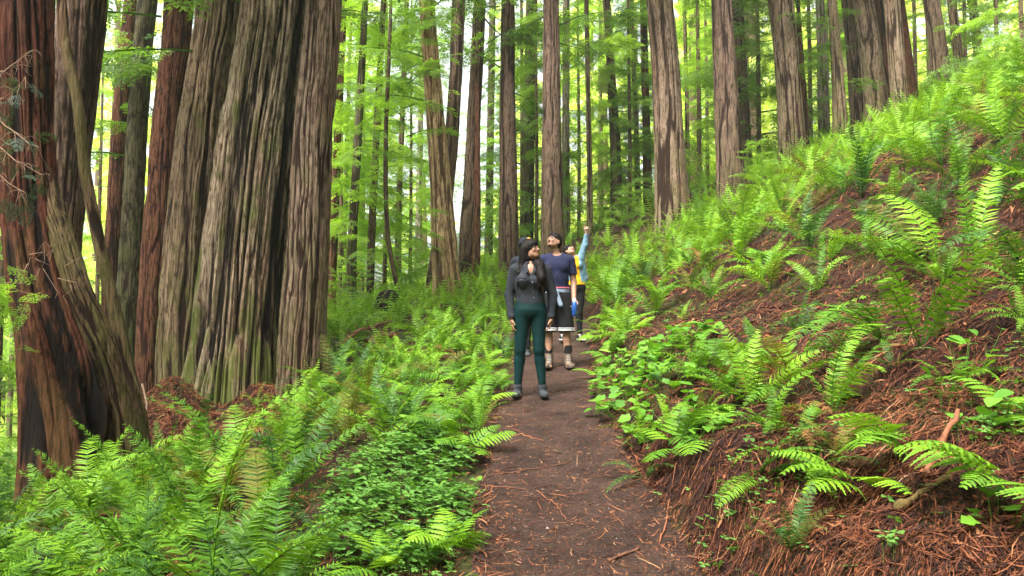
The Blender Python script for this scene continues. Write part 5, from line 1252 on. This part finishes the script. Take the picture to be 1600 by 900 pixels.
# ------------------------------------------------ front walker: woman in dark denim jacket and teal leggings
rt = person_root(829, 615, 8.2, 'woman in cropped dark denim jacket, teal leggings and glasses standing front on the path')
rt.scale = (1.005,) * 3
LO, HI = (-.34, -.24, -.02), (.34, .24, 1.66)
hc = np.array([.012, -.012, 1.500]); hR = Rz(R(42)) @ Rx(R(-16))         # head turned to her left and lifted
J = dict(sl=(-.165, .005, 1.300), el=(-.222, .030, 1.045), wl=(-.196, -.020, .795), sr=(.165, .005, 1.300), er=(.232, .030, 1.045), wr=(.214, -.030, .800))
AN = [(-.132, .0, .085), (.125, -.02, .085)]; KN = [(-.108, -.012, .470), (.088, -.022, .470)]; HP = [(-.085, 0, .84), (.085, 0, .84)]
def w_torso(s, e=0.0):
    s.cap((0, .0, 1.27), (0, 0, 1.12), .125 + e, .118 + e, .03, (.90, 1.22, 1)); s.cap((0, 0, 1.12), (0, .0, .97), .115 + e, .118 + e, .04, (.88, 1.15, 1)); s.cap((-.13, .0, 1.315), (.13, .0, 1.315), .048 + e, .048 + e, .04)
    for q in (-1, 1): s.ell((q * .068, -.092, 1.185), (.062 + e, .058 + e, .062 + e), .04)
def w_hips(s, e=0.0):
    s.cap((0, .0, .97), (0, .005, .90), .122 + e, .140 + e, .04, (.84, 1.12, 1)); s.ell((0, .055, .86), (.135 + e, .085 + e, .10 + e), .05)
    for h_, k_, a_ in zip(HP, KN, AN): leg(s, h_, k_, a_, (.086 + e, .054 + e, .034 + e))
s = SDF(LO, HI, H); w_torso(s, -.008); w_hips(s, -.008); s.cap((0, .008, 1.33), tuple(hc + (0, .012, -.06)), .050, .046, .02); head_sdf(s, hc, hR, .93)
arm(s, J['sl'], J['el'], J['wl'], (.044, .034, .024)); arm(s, J['sr'], J['er'], J['wr'], (.044, .034, .024))
hand_sdf(s, J['wl'], (.10, -.12, -1), (1, 0.1, 0), 1, .55, .92); hand_sdf(s, J['wr'], (-.12, -.12, -1), (-1, .1, 0), -1, .6, .92)
for a_ in AN: foot(s, a_, (.0, -1, 0), .23, .036, .034)
body = part('body', s, M['skin_a'], rt); face_parts(hc, hR, body, None, .93)
s = SDF(LO, HI, H); w_hips(s, .003); s.field(wrinkle(.0012, 30, 5)); s.cut((0, 0, 1), (0, 0, .985)); s.cut((0, 0, -1), (0, 0, .115)); part('leggings', s, M['teal'], rt)
s = SDF(LO, HI, H * .9); w_torso(s, .014); arm(s, J['sl'], J['el'], J['wl'], (.058, .050, .037)); arm(s, J['sr'], J['er'], J['wr'], (.058, .050, .037)); s.field(wrinkle(.006, 16, 3)); s.field(wrinkle(.003, 45, 4, .4))
s.cap((0, -.10, 1.36), (0.006, -.125, 1.215), .044, .012, 0, op='sub'); s.cap((0, .01, 1.37), (0, .0, 1.42), .060, .075, 0, op='sub')
X, Y_, Z = np.meshgrid(*s.ax, indexing='ij'); s.d = np.where(np.abs(X) < .165, np.maximum(s.d, .935 - Z + .02 * (X ** 2) * 10), s.d); s.d = np.where(np.abs(X) >= .165, np.maximum(s.d, .808 - Z), s.d).astype(np.float32)
jk = part('jacket', s, M['denim_dark'], rt)
s = SDF((-.2, -.25, 1.22), (.2, .15, 1.42), .005)
for q in (-1, 1): s.cap((q * .052, -.035, 1.372), (q * .035, -.140, 1.265), .011, .014, .004, (1, 1, 1)); s.cap((q * .052, -.035, 1.372), (q * .045, .05, 1.385), .012, .012, .004)
part('collar', s, M['denim_dark'], jk)
_jv = np.zeros(len(jk.data.vertices) * 3, np.float32); jk.data.vertices.foreach_get('co', _jv); _jv = _jv.reshape(-1, 3); _jv = _jv[_jv[:, 1] < 0]
def front_y(x, z):
    d = np.hypot(_jv[:, 0] - x, _jv[:, 2] - z); k = np.argsort(d)[:6]; return float(_jv[k, 1].min())
def box_on(name, c, sx, sz, dy, mat, parent, ang=0):
    x0 = np.linspace(-sx, sx, 7); z0 = np.linspace(-sz, sz, 7); A, B_ = np.meshgrid(x0, z0)
    yb = np.array([[front_y(a * math.cos(ang) - b * math.sin(ang) + c[0], a * math.sin(ang) + b * math.cos(ang) + c[2]) for a, b in zip(r1, r2)] for r1, r2 in zip(A, B_)])
    A2 = A * math.cos(ang) - B_ * math.sin(ang) + c[0]; B2 = A * math.sin(ang) + B_ * math.cos(ang) + c[2]
    g_ = Geo(); g_.add(np.stack([A2, yb - dy, B2], -1).reshape(-1, 3), grid_faces(7, 7), .5); g_.add(np.stack([A2, yb + .012, B2], -1).reshape(-1, 3), grid_faces(7, 7), .5)
    e = [0, 6, 48, 42]; ring = list(range(0, 7)) + [13, 20, 27, 34, 41, 48] + list(range(47, 41, -1)) + [35, 28, 21, 14, 7]; n_ = len(ring)
    g_.f.append(np.array([(ring[k], ring[(k + 1) % n_], ring[(k + 1) % n_] + 49, ring[k] + 49) for k in range(n_)])); return g_.build(name, mat, parent)
pk = box_on('pocket', (-.092, -.158, 1.150), .042, .046, .0015, M['denim_dark'], jk, -.05); box_on('flap', (-.092, -.163, 1.192), .046, .014, .0045, M['denim_dark'], pk, -.08)
for (bx, bz) in [(-.022, 1.265), (.004, 1.215), (.018, 1.165), (.026, 1.115), (.030, 1.065), (.030, 1.010), (-.096, 1.188), (-.045, 1.29)]:
    s = SDF((bx - .012, -.24, bz - .012), (bx + .012, -.08, bz + .012), .0025); g_y = -.170 if bz < 1.24 and bz > 1.1 else -.150
    s.ell((bx, front_y(bx, bz) - (.001 if bx > -.09 else .009), bz), (.0055, .004, .0055), 0); part('button', s, M['metal'], jk)
s = SDF((.00, -.19, .93), (.06, -.10, 1.26), .004); [s.cap((xa, front_y(xa, za) + .003, za), (xb, front_y(xb, zb) + .003, zb), .006, .006, .006) for xa, za, xb, zb in ((.012, 1.225, .022, 1.16), (.022, 1.16, .030, 1.09), (.030, 1.09, .033, 1.02), (.033, 1.02, .034, .96))]; part('placket', s, M['denim_dark'], jk)
for q, wv in ((-1, J['wl']), (1, J['wr'])):
    s = SDF(np.array(wv) - .07, np.array(wv) + .07, .005); s.cap(np.array(wv) + (0, .002, .045), np.array(wv) + (0, -.003, .012), .042, .041, .003); s.cut((0, 0, -1), (0, 0, wv[2] + .005)); s.cut((0, 0, 1), (0, 0, wv[2] + .05)); part('cuff', s, M['denim_dark'], jk)
T = lambda p: hc + hR @ (np.array(p) * .93)
s = SDF((-.30, -.26, 1.02), (.30, .26, 1.68), .006)
s.ell(T((0, .020, .045)), (.090, .098, .090), .02, hR); s.ell(T((0, .060, -.03)), (.088, .070, .11), .03, hR)
s.ell(T((0, -.125, -.02)), (.064, .070, .072), 0, hR, 'sub'); s.ell(T((0, -.10, -.10)), (.07, .07, .08), 0, hR, 'sub')
s.cap(T((-.075, .02, .02)), (-.085, -.02, 1.33), .036, .050, .03); s.cap((-.085, -.02, 1.33), (-.120, -.075, 1.26), .046, .026, .03)
s.cap(T((.060, .04, .02)), (.085, -.06, 1.34), .045, .050, .04); s.cap((.085, -.06, 1.34), (.108, -.145, 1.20), .052, .046, .03); s.cap((.108, -.145, 1.20), (.135, -.140, 1.075), .046, .020, .03); s.cap((.07, -.13, 1.27), (.085, -.165, 1.12), .03, .016, .02)
s.cap((0, .07, 1.44), (0, .095, 1.22), .085, .07, .03)
s.field(lambda X, Y, Z: .004 * noise3(X * 80, Y * 80, Z * 5, 12) + .010 * noise3(X * 18, Y * 18, Z * 9, 13)); part('hair', s, M['hair'], rt)
g = Geo()
for q in (-1, 1):
    th = np.linspace(0, 2 * math.pi, 17)[:-1]; ring = np.array([T((q * .032 + .024 * math.cos(t), -.104 + .10 * abs(q * .032 + .024 * math.cos(t)) ** 1 * .2, .000 + .018 * math.sin(t))) for t in th]); ring = np.vstack([ring, ring[:2]])
    v, f = tube(ring, .0022, 5); g.add(v, f); v, f = tube([T((q * .056, -.10, .004)), T((q * .078, -.05, .008)), T((q * .080, .01, .004))], .002, 5); g.add(v, f)
v, f = tube([T((-.009, -.106, .002)), T((0, -.110, .005)), T((.009, -.106, .002))], .002, 5); g.add(v, f); g.build('glasses', M['wire'], rt)
for k, a_ in enumerate(AN):
    s = SDF((a_[0] - .08, -.26, -.01), (a_[0] + .08, .12, .17), .0055); foot(s, a_, ((-.12 if k == 0 else .05), -1, 0), .265, .048, .046); s.cap((a_[0], a_[1] + .005, .09), (a_[0], a_[1], .125), .046, .042, .01); s.field(wrinkle(.002, 30, 9)); s.cut((0, 0, 1), (0, 0, .118)); s.cut((0, 0, -1), (0, 0, .006)); sh = part('shoe', s, M['shoe_grey'], rt)
    s = SDF((a_[0] - .08, -.27, -.02), (a_[0] + .08, .12, .05), .005); foot(s, a_, ((-.12 if k == 0 else .05), -1, 0), .272, .052, .040); s.cut((0, 0, 1), (0, 0, .022)); s.cut((0, 0, -1), (0, 0, -.008)); part('sole', s, M['sole'], sh)
    g = Geo(); d_ = np.array([(-.12 if k == 0 else .05), -1, 0])
    for j in range(4):
        p0 = np.array([a_[0], a_[1] - .055 - .022 * j, .108 - .012 * j]) + d_ * (0, 0, 0); v, f = tube([p0 + (-.022, 0, -.010), p0 + (0, 0, .004), p0 + (.022, 0, -.010)], .003, 4); g.add(v, f)
    g.build('laces', M['black'], sh)
print('woman', time.time() - T0)
# ------------------------------------------------ man in navy T-shirt
rt = person_root(870, 572, 10.15, 'man in navy t-shirt and black striped shorts gazing up, water bottle in his hand')
rt.scale = (.975,) * 3
LO, HI = (-.38, -.28, -.02), (.40, .26, 1.84); hc = np.array([-.035, -.02, 1.668]); hR = Rz(R(-40)) @ Rx(R(-22))
J = dict(sl=(-.185, .005, 1.425), el=(-.235, .02, 1.15), wl=(-.225, -.03, .90), sr=(.185, .005, 1.420), er=(.228, .03, 1.140), wr=(.225, -.06, .905))
AN = [(-.105, .0, .09), (.145, -.05, .09)]; KN = [(-.105, -.02, .49), (.125, -.04, .49)]; HP = [(-.09, 0, .92), (.095, 0, .92)]
def m_torso(s, e=0.0):
    s.cap((0, .0, 1.37), (0, 0, 1.20), .125 + e, .120 + e, .03, (.78, 1.12, 1)); s.cap((0, 0, 1.20), (0, .0, .98), .118 + e, .118 + e, .04, (.84, 1.12, 1)); s.cap((-.15, .0, 1.435), (.15, .0, 1.435), .052 + e, .052 + e, .045); s.cap((-.06, .01, 1.47), (.06, .01, 1.47), .045 + e * .6, .045 + e * .6, .04)
    for q in (-1, 1): s.ell((q * .07, -.075, 1.33), (.07 + e, .04 + e, .06 + e), .04)
def m_hips(s, e=0.0, r=(.090, .058, .040)):
    s.cap((0, .0, .99), (0, .005, .93), .120 + e, .132 + e, .04, (.86, 1.15, 1)); s.ell((0, .05, .91), (.125 + e, .08 + e, .09 + e), .04)
    for h_, k_, a_ in zip(HP, KN, AN): leg(s, h_, k_, a_, (r[0] + e, r[1] + e, r[2] + e))
s = SDF(LO, HI, H); m_torso(s, -.006); m_hips(s, -.004); s.cap((0, .01, 1.45), tuple(hc + (0, .012, -.06)), .058, .054, .02); head_sdf(s, hc, hR, 1.0)
arm(s, J['sl'], J['el'], J['wl'], (.050, .040, .028)); arm(s, J['sr'], J['er'], J['wr'], (.050, .041, .029)); hand_sdf(s, J['wl'], (.05, -.1, -1), (1, .1, 0), 1, .5); hand_sdf(s, J['wr'], (.03, -.2, -1), (-.5, -.8, 0), -1, .95)
for a_ in AN: foot(s, a_, (0, -1, 0), .25, .038, .036)
body = part('body', s, M['skin_b'], rt); face_parts(hc, hR, body, None, 1.0)
T = lambda p: hc + hR @ np.array(p)
s = SDF(hc - .16, hc + .16, .004); s.ell(T((0, -.060, -.082)), (.030, .030, .026), .01, hR); s.ell(T((0, -.088, -.030)), (.03, .018, .0), 0, hR) if False else None
s.cut(tuple(hR @ np.array([0, 0, 1.0])), T((0, 0, -.078))); s.cap(T((-.020, -.093, -.042)), T((.020, -.093, -.042)), .004, .004, .003); part('beard', s, M['stubble'], rt)
s = SDF(hc - .17, hc + .18, .005); s.ell(T((0, .018, .048)), (.086, .098, .082), .02, hR); s.ell(T((0, .05, -.005)), (.085, .07, .075), .02, hR); s.ell(T((0, -.120, -.015)), (.085, .075, .072), 0, hR, 'sub'); s.ell(T((0, -.050, .088)), (.050, .030, .014), .02, hR)
for q in (-1, 1): s.ell(T((q * .082, -.005, -.030)), (.02, .03, .035), 0, hR, 'sub')
s.field(lambda X, Y, Z: .006 * noise3(X * 55, Y * 55, Z * 40, 14)); part('hair', s, M['hair'], rt)
s = SDF(LO, HI, H); m_torso(s, .013); se = np.array(J['sl']) * .35 + np.array(J['el']) * .65; s.cap(J['sl'], se, .064, .064, .03); se2 = np.array(J['sr']) * .35 + np.array(J['er']) * .65; s.cap(J['sr'], se2, .064, .064, .03); s.field(wrinkle(.006, 13, 6)); s.cap((0, -.03, 1.53), (0, .02, 1.56), .070, .074, 0, op='sub')
X, Y_, Z = np.meshgrid(*s.ax, indexing='ij'); s.d = np.maximum(s.d, np.where(np.abs(X) < .165, 1.0 - Z, 1.235 - Z)).astype(np.float32); part('shirt', s, M['navy'], rt)
s = SDF(LO, (.4, .26, 1.1), H); s.cap((0, .0, 1.02), (0, .005, .93), .134, .146, .04, (.86, 1.12, 1))
for h_, k_ in zip(HP, KN): s.cap(h_, np.array(k_) + (0, 0, -.02), .112, .104, .03)
s.field(wrinkle(.007, 11, 8)); s.cut((0, 0, -1), (0, 0, .475)); s.cut((0, 0, 1), (0, 0, 1.02)); shs = part('shorts', s, M['black'], rt)
for k_ in KN:
    for zz, hh in ((.498, .009), (.524, .005)):
        s = SDF((k_[0] - .15, -.2, .46), (k_[0] + .15, .16, .56), .005); s.cap((k_[0], k_[1], .56), (k_[0], k_[1], .44), .113, .113, 0); s.cut((0, 0, 1), (0, 0, zz + hh)); s.cut((0, 0, -1), (0, 0, zz - hh)); part('stripe', s, M['white'], shs)
for k, (h_, a_) in enumerate(zip(HP, AN)):
    s = SDF((a_[0] - .1, -.2, .1), (a_[0] + .1, .15, .36), .006); s.cap((a_[0], a_[1], .12), (a_[0], a_[1] + .012, .315), .047, .053, 0); s.cut((0, 0, 1), (0, 0, .300)); s.cut((0, 0, -1), (0, 0, .14)); part('sock', s, M['black'], rt)
    d_ = ((-.25 if k == 0 else .12), -1, 0); s = SDF((a_[0] - .12, -.32, -.01), (a_[0] + .12, .14, .24), .006); foot(s, a_, d_, .30, .056, .056); s.cap((a_[0], a_[1] + .005, .09), (a_[0], a_[1] + .004, .20), .058, .056, .02); s.field(wrinkle(.004, 28, 19)); s.cut((0, 0, 1), (0, 0, .19)); s.cut((0, 0, -1), (0, 0, .022)); bt = part('boot', s, M['boot'], rt)
    s = SDF((a_[0] - .12, -.33, -.02), (a_[0] + .12, .14, .06), .006); foot(s, a_, d_, .306, .060, .05); s.cut((0, 0, 1), (0, 0, .028)); s.cut((0, 0, -1), (0, 0, -.006)); part('sole', s, M['sole'], bt)
    g = Geo()
    for j in range(5):
        p0 = np.array([a_[0], a_[1] - .058 - .020 * j, .165 - .022 * j]) + np.array(d_) * .0; v, f = tube([p0 + (-.026, 0, -.010), p0 + (0, -.006, .004), p0 + (.026, 0, -.010)], .0035, 4); g.add(v, f)
    g.build('laces', M['cream'], bt)
# jacket knotted round his waist: a thing he wears
s = SDF((-.26, -.26, .70), (.30, .22, 1.12), .006); s.cap((0, 0, 1.035), (0, 0, 1.0), .146, .150, 0, (.86, 1.12, 1)); s.cap((0, 0, 1.2), (0, 0, .9), .128, .128, 0, (.86, 1.12, 1), 'sub'); s.cut((0, 0, 1), (0, 0, 1.05)); s.cut((0, 0, -1), (0, 0, .985)); s.ell((-.02, -.155, 1.01), (.035, .026, .028), .01); s.cap((-.025, -.165, 1.0), (-.055, -.175, .80), .022, .034, .015, (1, 1.6, 1)); s.cap((-.01, -.165, 1.0), (.045, -.17, .83), .022, .032, .015, (1, 1.6, 1)); s.cap((.10, .10, .99), (.16, .10, .78), .05, .06, .03, (1, 1.5, 1)); s.field(wrinkle(.008, 24, 44)); wj = part('tied_jacket', s, M['paleblue'], rt)
s = SDF((-.26, -.26, .92), (.30, .22, 1.12), .006); s.cap((0, 0, 1.05), (0, 0, 1.04), .152, .152, 0, (.86, 1.12, 1)); s.cut((0, 0, 1), (0, 0, 1.062)); s.cut((0, 0, -1), (0, 0, 1.043)); part('trim', s, M['pink'], wj)
# water bottle in his left hand
hx = np.array(J['wr']) + (-.005, -.055, -.115)
bo = empty('water_bottle', tuple(np.array(rt.location) + hx), 'small blue water bottle with a white cap held in the man in navy', 'bottle'); bo['label'] = 'blue water bottle held by the man in the navy t-shirt'
g = Geo(); v, f = tube([(0, 0, .06), (0, 0, .05), (0, 0, -.12), (0, 0, -.128)], [.022, .033, .033, .026], 16); g.add(v, f); g.build('bottle_body', M['bottle'], bo); g = Geo(); v, f = tube([(0, 0, .098), (0, 0, .095), (0, 0, .06)], [.004, .022, .022], 14); g.add(v, f); g.build('cap', M['white'], bo)
print('man', time.time() - T0)
# ------------------------------------------------ woman in yellow top and denim shirt, pointing up
rt = person_root(900, 532, 13.1, 'woman in yellow top and open light denim shirt pointing up behind the man')
LO, HI = (-.44, -.28, -.02), (.40, .26, 2.02); hc = np.array([-.105, .0, 1.500]); hR = Rz(R(38)) @ Rx(R(-38))
J = dict(sl=(-.12, .01, 1.36), el=(-.2, .05, 1.10), wl=(-.17, -.04, .86), sr=(.085, .01, 1.375), er=(.155, -.02, 1.60), wr=(.178, -.05, 1.80))
AN = [(-.235, -.02, .09), (.06, -.02, .09)]; KN = [(-.14, -.03, .47), (.055, -.03, .47)]; HP = [(-.05, 0, .86), (.07, 0, .86)]
def p_torso(s, e=0.0): s.cap((-.02, 0, 1.33), (0, 0, 1.15), .105 + e, .102 + e, .03, (.86, 1.12, 1)); s.cap((0, 0, 1.15), (.01, 0, .96), .102 + e, .118 + e, .04, (.88, 1.12, 1)); s.cap((-.10, 0, 1.365), (.07, 0, 1.37), .045 + e, .045 + e, .04); [s.ell((-.02 + q * .055, -.075, 1.25), (.055 + e, .05 + e, .055 + e), .03) for q in (-1, 1)]
def p_hips(s, e=0.0):
    s.cap((.01, 0, .97), (.01, 0, .90), .112 + e, .128 + e, .04, (.86, 1.12, 1))
    for h_, k_, a_ in zip(HP, KN, AN): leg(s, h_, k_, a_, (.086 + e, .056 + e, .038 + e))
s = SDF(LO, HI, H); p_torso(s, -.006); p_hips(s, -.006); s.cap((-.03, .01, 1.39), tuple(hc + (.01, .01, -.06)), .050, .046, .02); head_sdf(s, hc, hR, .93); arm(s, J['sl'], J['el'], J['wl'], (.042, .034, .024)); arm(s, J['sr'], J['er'], J['wr'], (.042, .034, .024)); hand_sdf(s, J['wl'], (.05, -.1, -1), (1, .1, 0), 1, .5, .92)
# pointing hand: index straight, others curled
w = np.array(J['wr']); d = np.array([-.1, -.12, 1.0]); d /= np.linalg.norm(d); s.cap(w, w + d * .06, .026, .030, .01); s.cap(w + d * .06 + (-.018, 0, 0), w + d * .145 + (-.026, 0, 0), .0095, .0075, .004)
for q, l in ((-.002, .045), (.013, .04), (.027, .035)): s.cap(w + d * .065 + (q, 0, 0), w + d * (.065 + l * .6) + (q, -.018, 0), .0105, .010, .004); s.cap(w + d * (.065 + l * .6) + (q, -.018, 0), w + d * .055 + (q, -.036, 0), .010, .009, .004)
s.cap(w + d * .03 + (-.025, 0, 0), w + d * .075 + (-.052, -.01, 0), .012, .009, .006)
for a_ in AN: foot(s, a_, (.1, -1, 0), .23, .036, .034)
body = part('body', s, M['skin_c'], rt); face_parts(hc, hR, body, None, .93)
T = lambda p: hc + hR @ (np.array(p) * .93)
s = SDF(hc - .18, hc + .18, .005); s.ell(T((0, .020, .045)), (.084, .092, .084), .02, hR); s.ell(T((0, -.125, -.02)), (.070, .070, .080), 0, hR, 'sub'); s.ell(T((0, .105, -.01)), (.045, .045, .045), .02, hR); s.field(lambda X, Y, Z: .007 * noise3(X * 60, Y * 60, Z * 30, 16)); part('hair', s, M['hair'], rt)
s = SDF(LO, HI, H); p_torso(s, .008); s.cap((.01, 0, .98), (.01, 0, .93), .128, .136, .03, (.86, 1.12, 1)); s.field(wrinkle(.005, 14, 26)); s.cap((-.02, -.03, 1.43), (-.02, .02, 1.45), .062, .066, 0, op='sub'); s.cut((0, 0, -1), (0, 0, .925)); part('top', s, M['yellow'], rt)
s = SDF(LO, HI, H); p_torso(s, .020); s.cap((-.02, .03, 1.1), (.02, .05, .92), .12, .15, .03, (.9, 1.2, 1)); arm(s, J['sl'], J['el'], J['wl'], (.056, .050, .040)); arm(s, J['sr'], J['er'], J['wr'], (.060, .052, .040)); s.cap((.12, .02, 1.30), (.165, .05, 1.04), .035, .055, .03, (1.2, .8, 1)); s.field(wrinkle(.008, 14, 27))
X, Y_, Z = np.meshgrid(*s.ax, indexing='ij'); opn = np.minimum(.06 + .02 * (1.4 - Z) - np.abs(X + .02 - .05 * (1.4 - Z)), -Y_ - .02); s.d = np.maximum(s.d, opn); s.d = np.maximum(s.d, np.where(X > -.17, 1.0 - .35 * np.clip(X, 0, 1) - Z, .88 - Z)); s.d = np.maximum(s.d, Z - 1.775).astype(np.float32); s.cap((-.03, .0, 1.42), (-.03, 0, 1.46), .062, .075, 0, op='sub'); part('denim_shirt', s, M['denim_light'], rt)
s = SDF(LO, (.4, .26, 1.05), H); p_hips(s, .003); s.field(wrinkle(.0015, 30, 5)); s.cut((0, 0, 1), (0, 0, .97)); s.cut((0, 0, -1), (0, 0, .12)); part('leggings', s, M['black'], rt)
for k, a_ in enumerate(AN):
    d_ = ((-.1 if k == 0 else .35), -1, 0); s = SDF((a_[0] - .12, -.3, -.01), (a_[0] + .14, .12, .17), .006); foot(s, a_, d_, .25, .046, .044); s.cut((0, 0, 1), (0, 0, .105)); s.cut((0, 0, -1), (0, 0, .028)); sh = part('shoe', s, M['black'], rt)
    s = SDF((a_[0] - .12, -.3, -.02), (a_[0] + .14, .12, .06), .006); foot(s, a_, d_, .256, .049, .04); s.cut((0, 0, 1), (0, 0, .034)); s.cut((0, 0, -1), (0, 0, -.006)); part('sole', s, M['white'], sh); g = Geo()
    for j in range(4): p0 = np.array([a_[0], a_[1] - .05 - .02 * j, .105 - .013 * j]) + np.array(d_) * 0; v, f = tube([p0 + (-.022, 0, -.008), p0 + (0, 0, .005), p0 + (.022, 0, -.008)], .004, 4); g.add(v, f)
    g.build('laces', M['white'], sh)
# ------------------------------------------------ fourth walker, mostly hidden
rt = person_root(820, 560, 11.6, 'walker in dark cap and dark top standing mostly hidden behind the front woman')
k4 = (P(824, 371, 11.6).z - rt.location.z) / 1.74; rt.scale = (k4,) * 3
LO, HI = (-.32, -.24, -.02), (.32, .24, 1.80); hc = np.array([.02, -.01, 1.625]); hR = Rz(R(60)) @ Rx(R(-20))
J = dict(sl=(-.145, .01, 1.39), el=(-.165, .04, 1.13), wl=(-.10, -.08, .97), sr=(.15, .01, 1.39), er=(.18, .03, 1.13), wr=(.12, -.08, .97)); AN = [(-.055, .03, .09), (.035, -.03, .09)]; KN = [(-.05, .01, .48), (.035, -.03, .48)]; HP = [(-.06, 0, .90), (.06, 0, .90)]
s = SDF(LO, HI, .009)
def f_all(s, e): s.cap((0, 0, 1.33), (0, 0, .98), .112 + e, .112 + e, .03, (.82, 1.12, 1)); s.cap((-.11, 0, 1.40), (.11, 0, 1.40), .048 + e, .048 + e, .04)
def f_leg(s, e):
    s.cap((0, 0, .98), (0, 0, .93), .112 + e, .118 + e, .03, (.86, 1.12, 1))
    for h_, k_, a_ in zip(HP, KN, AN): leg(s, h_, k_, a_, (.075 + e, .052 + e, .036 + e))
f_all(s, -.005); f_leg(s, -.005); s.cap((0, .01, 1.42), tuple(hc + (0, .01, -.06)), .05, .048, .02); head_sdf(s, hc, hR, .97); arm(s, J['sl'], J['el'], J['wl']); arm(s, J['sr'], J['er'], J['wr']); hand_sdf(s, J['wl'], (.5, -.7, .3), (1, .3, 0), 1, .6); hand_sdf(s, J['wr'], (-.5, -.7, .3), (-1, .3, 0), -1, .6)
for a_ in AN: foot(s, a_, (0, -1, 0), .24, .036, .034)
body = part('body', s, M['skin_c'], rt); face_parts(hc, hR, body, None, .97)
s = SDF(LO, HI, .009); f_all(s, .014); arm(s, J['sl'], J['el'], J['wl'], (.060, .052, .038)); arm(s, J['sr'], J['er'], J['wr'], (.060, .052, .038)); s.field(wrinkle(.006, 14, 36)); s.cap((0, -.02, 1.49), (0, .02, 1.52), .062, .07, 0, op='sub'); s.cut((0, 0, -1), (0, 0, .93)); part('jacket', s, M['cap_dark'], rt)
s = SDF(LO, (.32, .24, 1.05), .009); f_leg(s, .008); s.cut((0, 0, 1), (0, 0, .97)); s.cut((0, 0, -1), (0, 0, .11)); part('trousers', s, M['black'], rt)
T = lambda p: hc + hR @ (np.array(p) * .97)
s = SDF(hc - .2, hc + .2, .005); s.ell(T((0, .014, .040)), (.088, .100, .088), 0, hR); s.cut(tuple(hR @ np.array([0, -.12, -1.0])), T((0, 0, .035))); cp_ = part('cap', s, M['cap_dark'], rt)
s = SDF(hc - .2, hc + .2, .005); s.ell(T((0, -.060, .066)), (.042, .045, .030), 0, hR); part('cap_badge', s, M['gold'], cp_)
s = SDF(hc - .2, hc + .2, .005); s.ell(T((0, .035, -.01)), (.082, .080, .075), 0, hR); s.ell(T((0, -.12, -.02)), (.08, .08, .09), 0, hR, 'sub'); part('hair', s, M['hair'], rt)
for a_ in AN:
    s = SDF((a_[0] - .1, -.3, -.01), (a_[0] + .1, .14, .17), .007); foot(s, a_, (0, -1, 0), .26, .047, .045); s.cut((0, 0, 1), (0, 0, .115)); s.cut((0, 0, -1), (0, 0, 0)); part('shoe', s, M['shoe_grey'], rt)
print('people', time.time() - T0)
# ================================================================ HAZE (pale damp forest air)
HZ = 0.0008
m = bpy.data.materials.new('forest_air'); m.use_nodes = True; nt = m.node_tree
for n in list(nt.nodes): nt.nodes.remove(n)
out = nt.nodes.new('ShaderNodeOutputMaterial'); pv = nt.nodes.new('ShaderNodeVolumePrincipled')
pv.inputs['Color'].default_value = (.96, 1.0, .88, 1); pv.inputs['Density'].default_value = HZ; pv.inputs['Anisotropy'].default_value = .3
nt.links.new(pv.outputs[0], out.inputs['Volume'])
zs = float(GZ.min()) - 1.0
v = np.array([(a, b, c) for c in (zs, 75) for b in (-27, 175) for a in (-78, 78)], float)
g = Geo(); g.add(v, [(0, 2, 3, 1), (4, 5, 7, 6), (0, 1, 5, 4), (2, 6, 7, 3), (0, 4, 6, 2), (1, 3, 7, 5)])
hz = g.build('haze', m, smooth=False); tag(hz, 'thin pale damp air between the redwoods', 'haze', kind='stuff')
# ================================================================ end
tris = 0
for m_ in bpy.data.meshes:
    if m_.users: tris += sum(1 for _ in m_.polygons) if len(m_.polygons) < 100 else int(len(m_.loops) - 2 * len(m_.polygons))
print('done', time.time() - T0, 'triangles', tris)
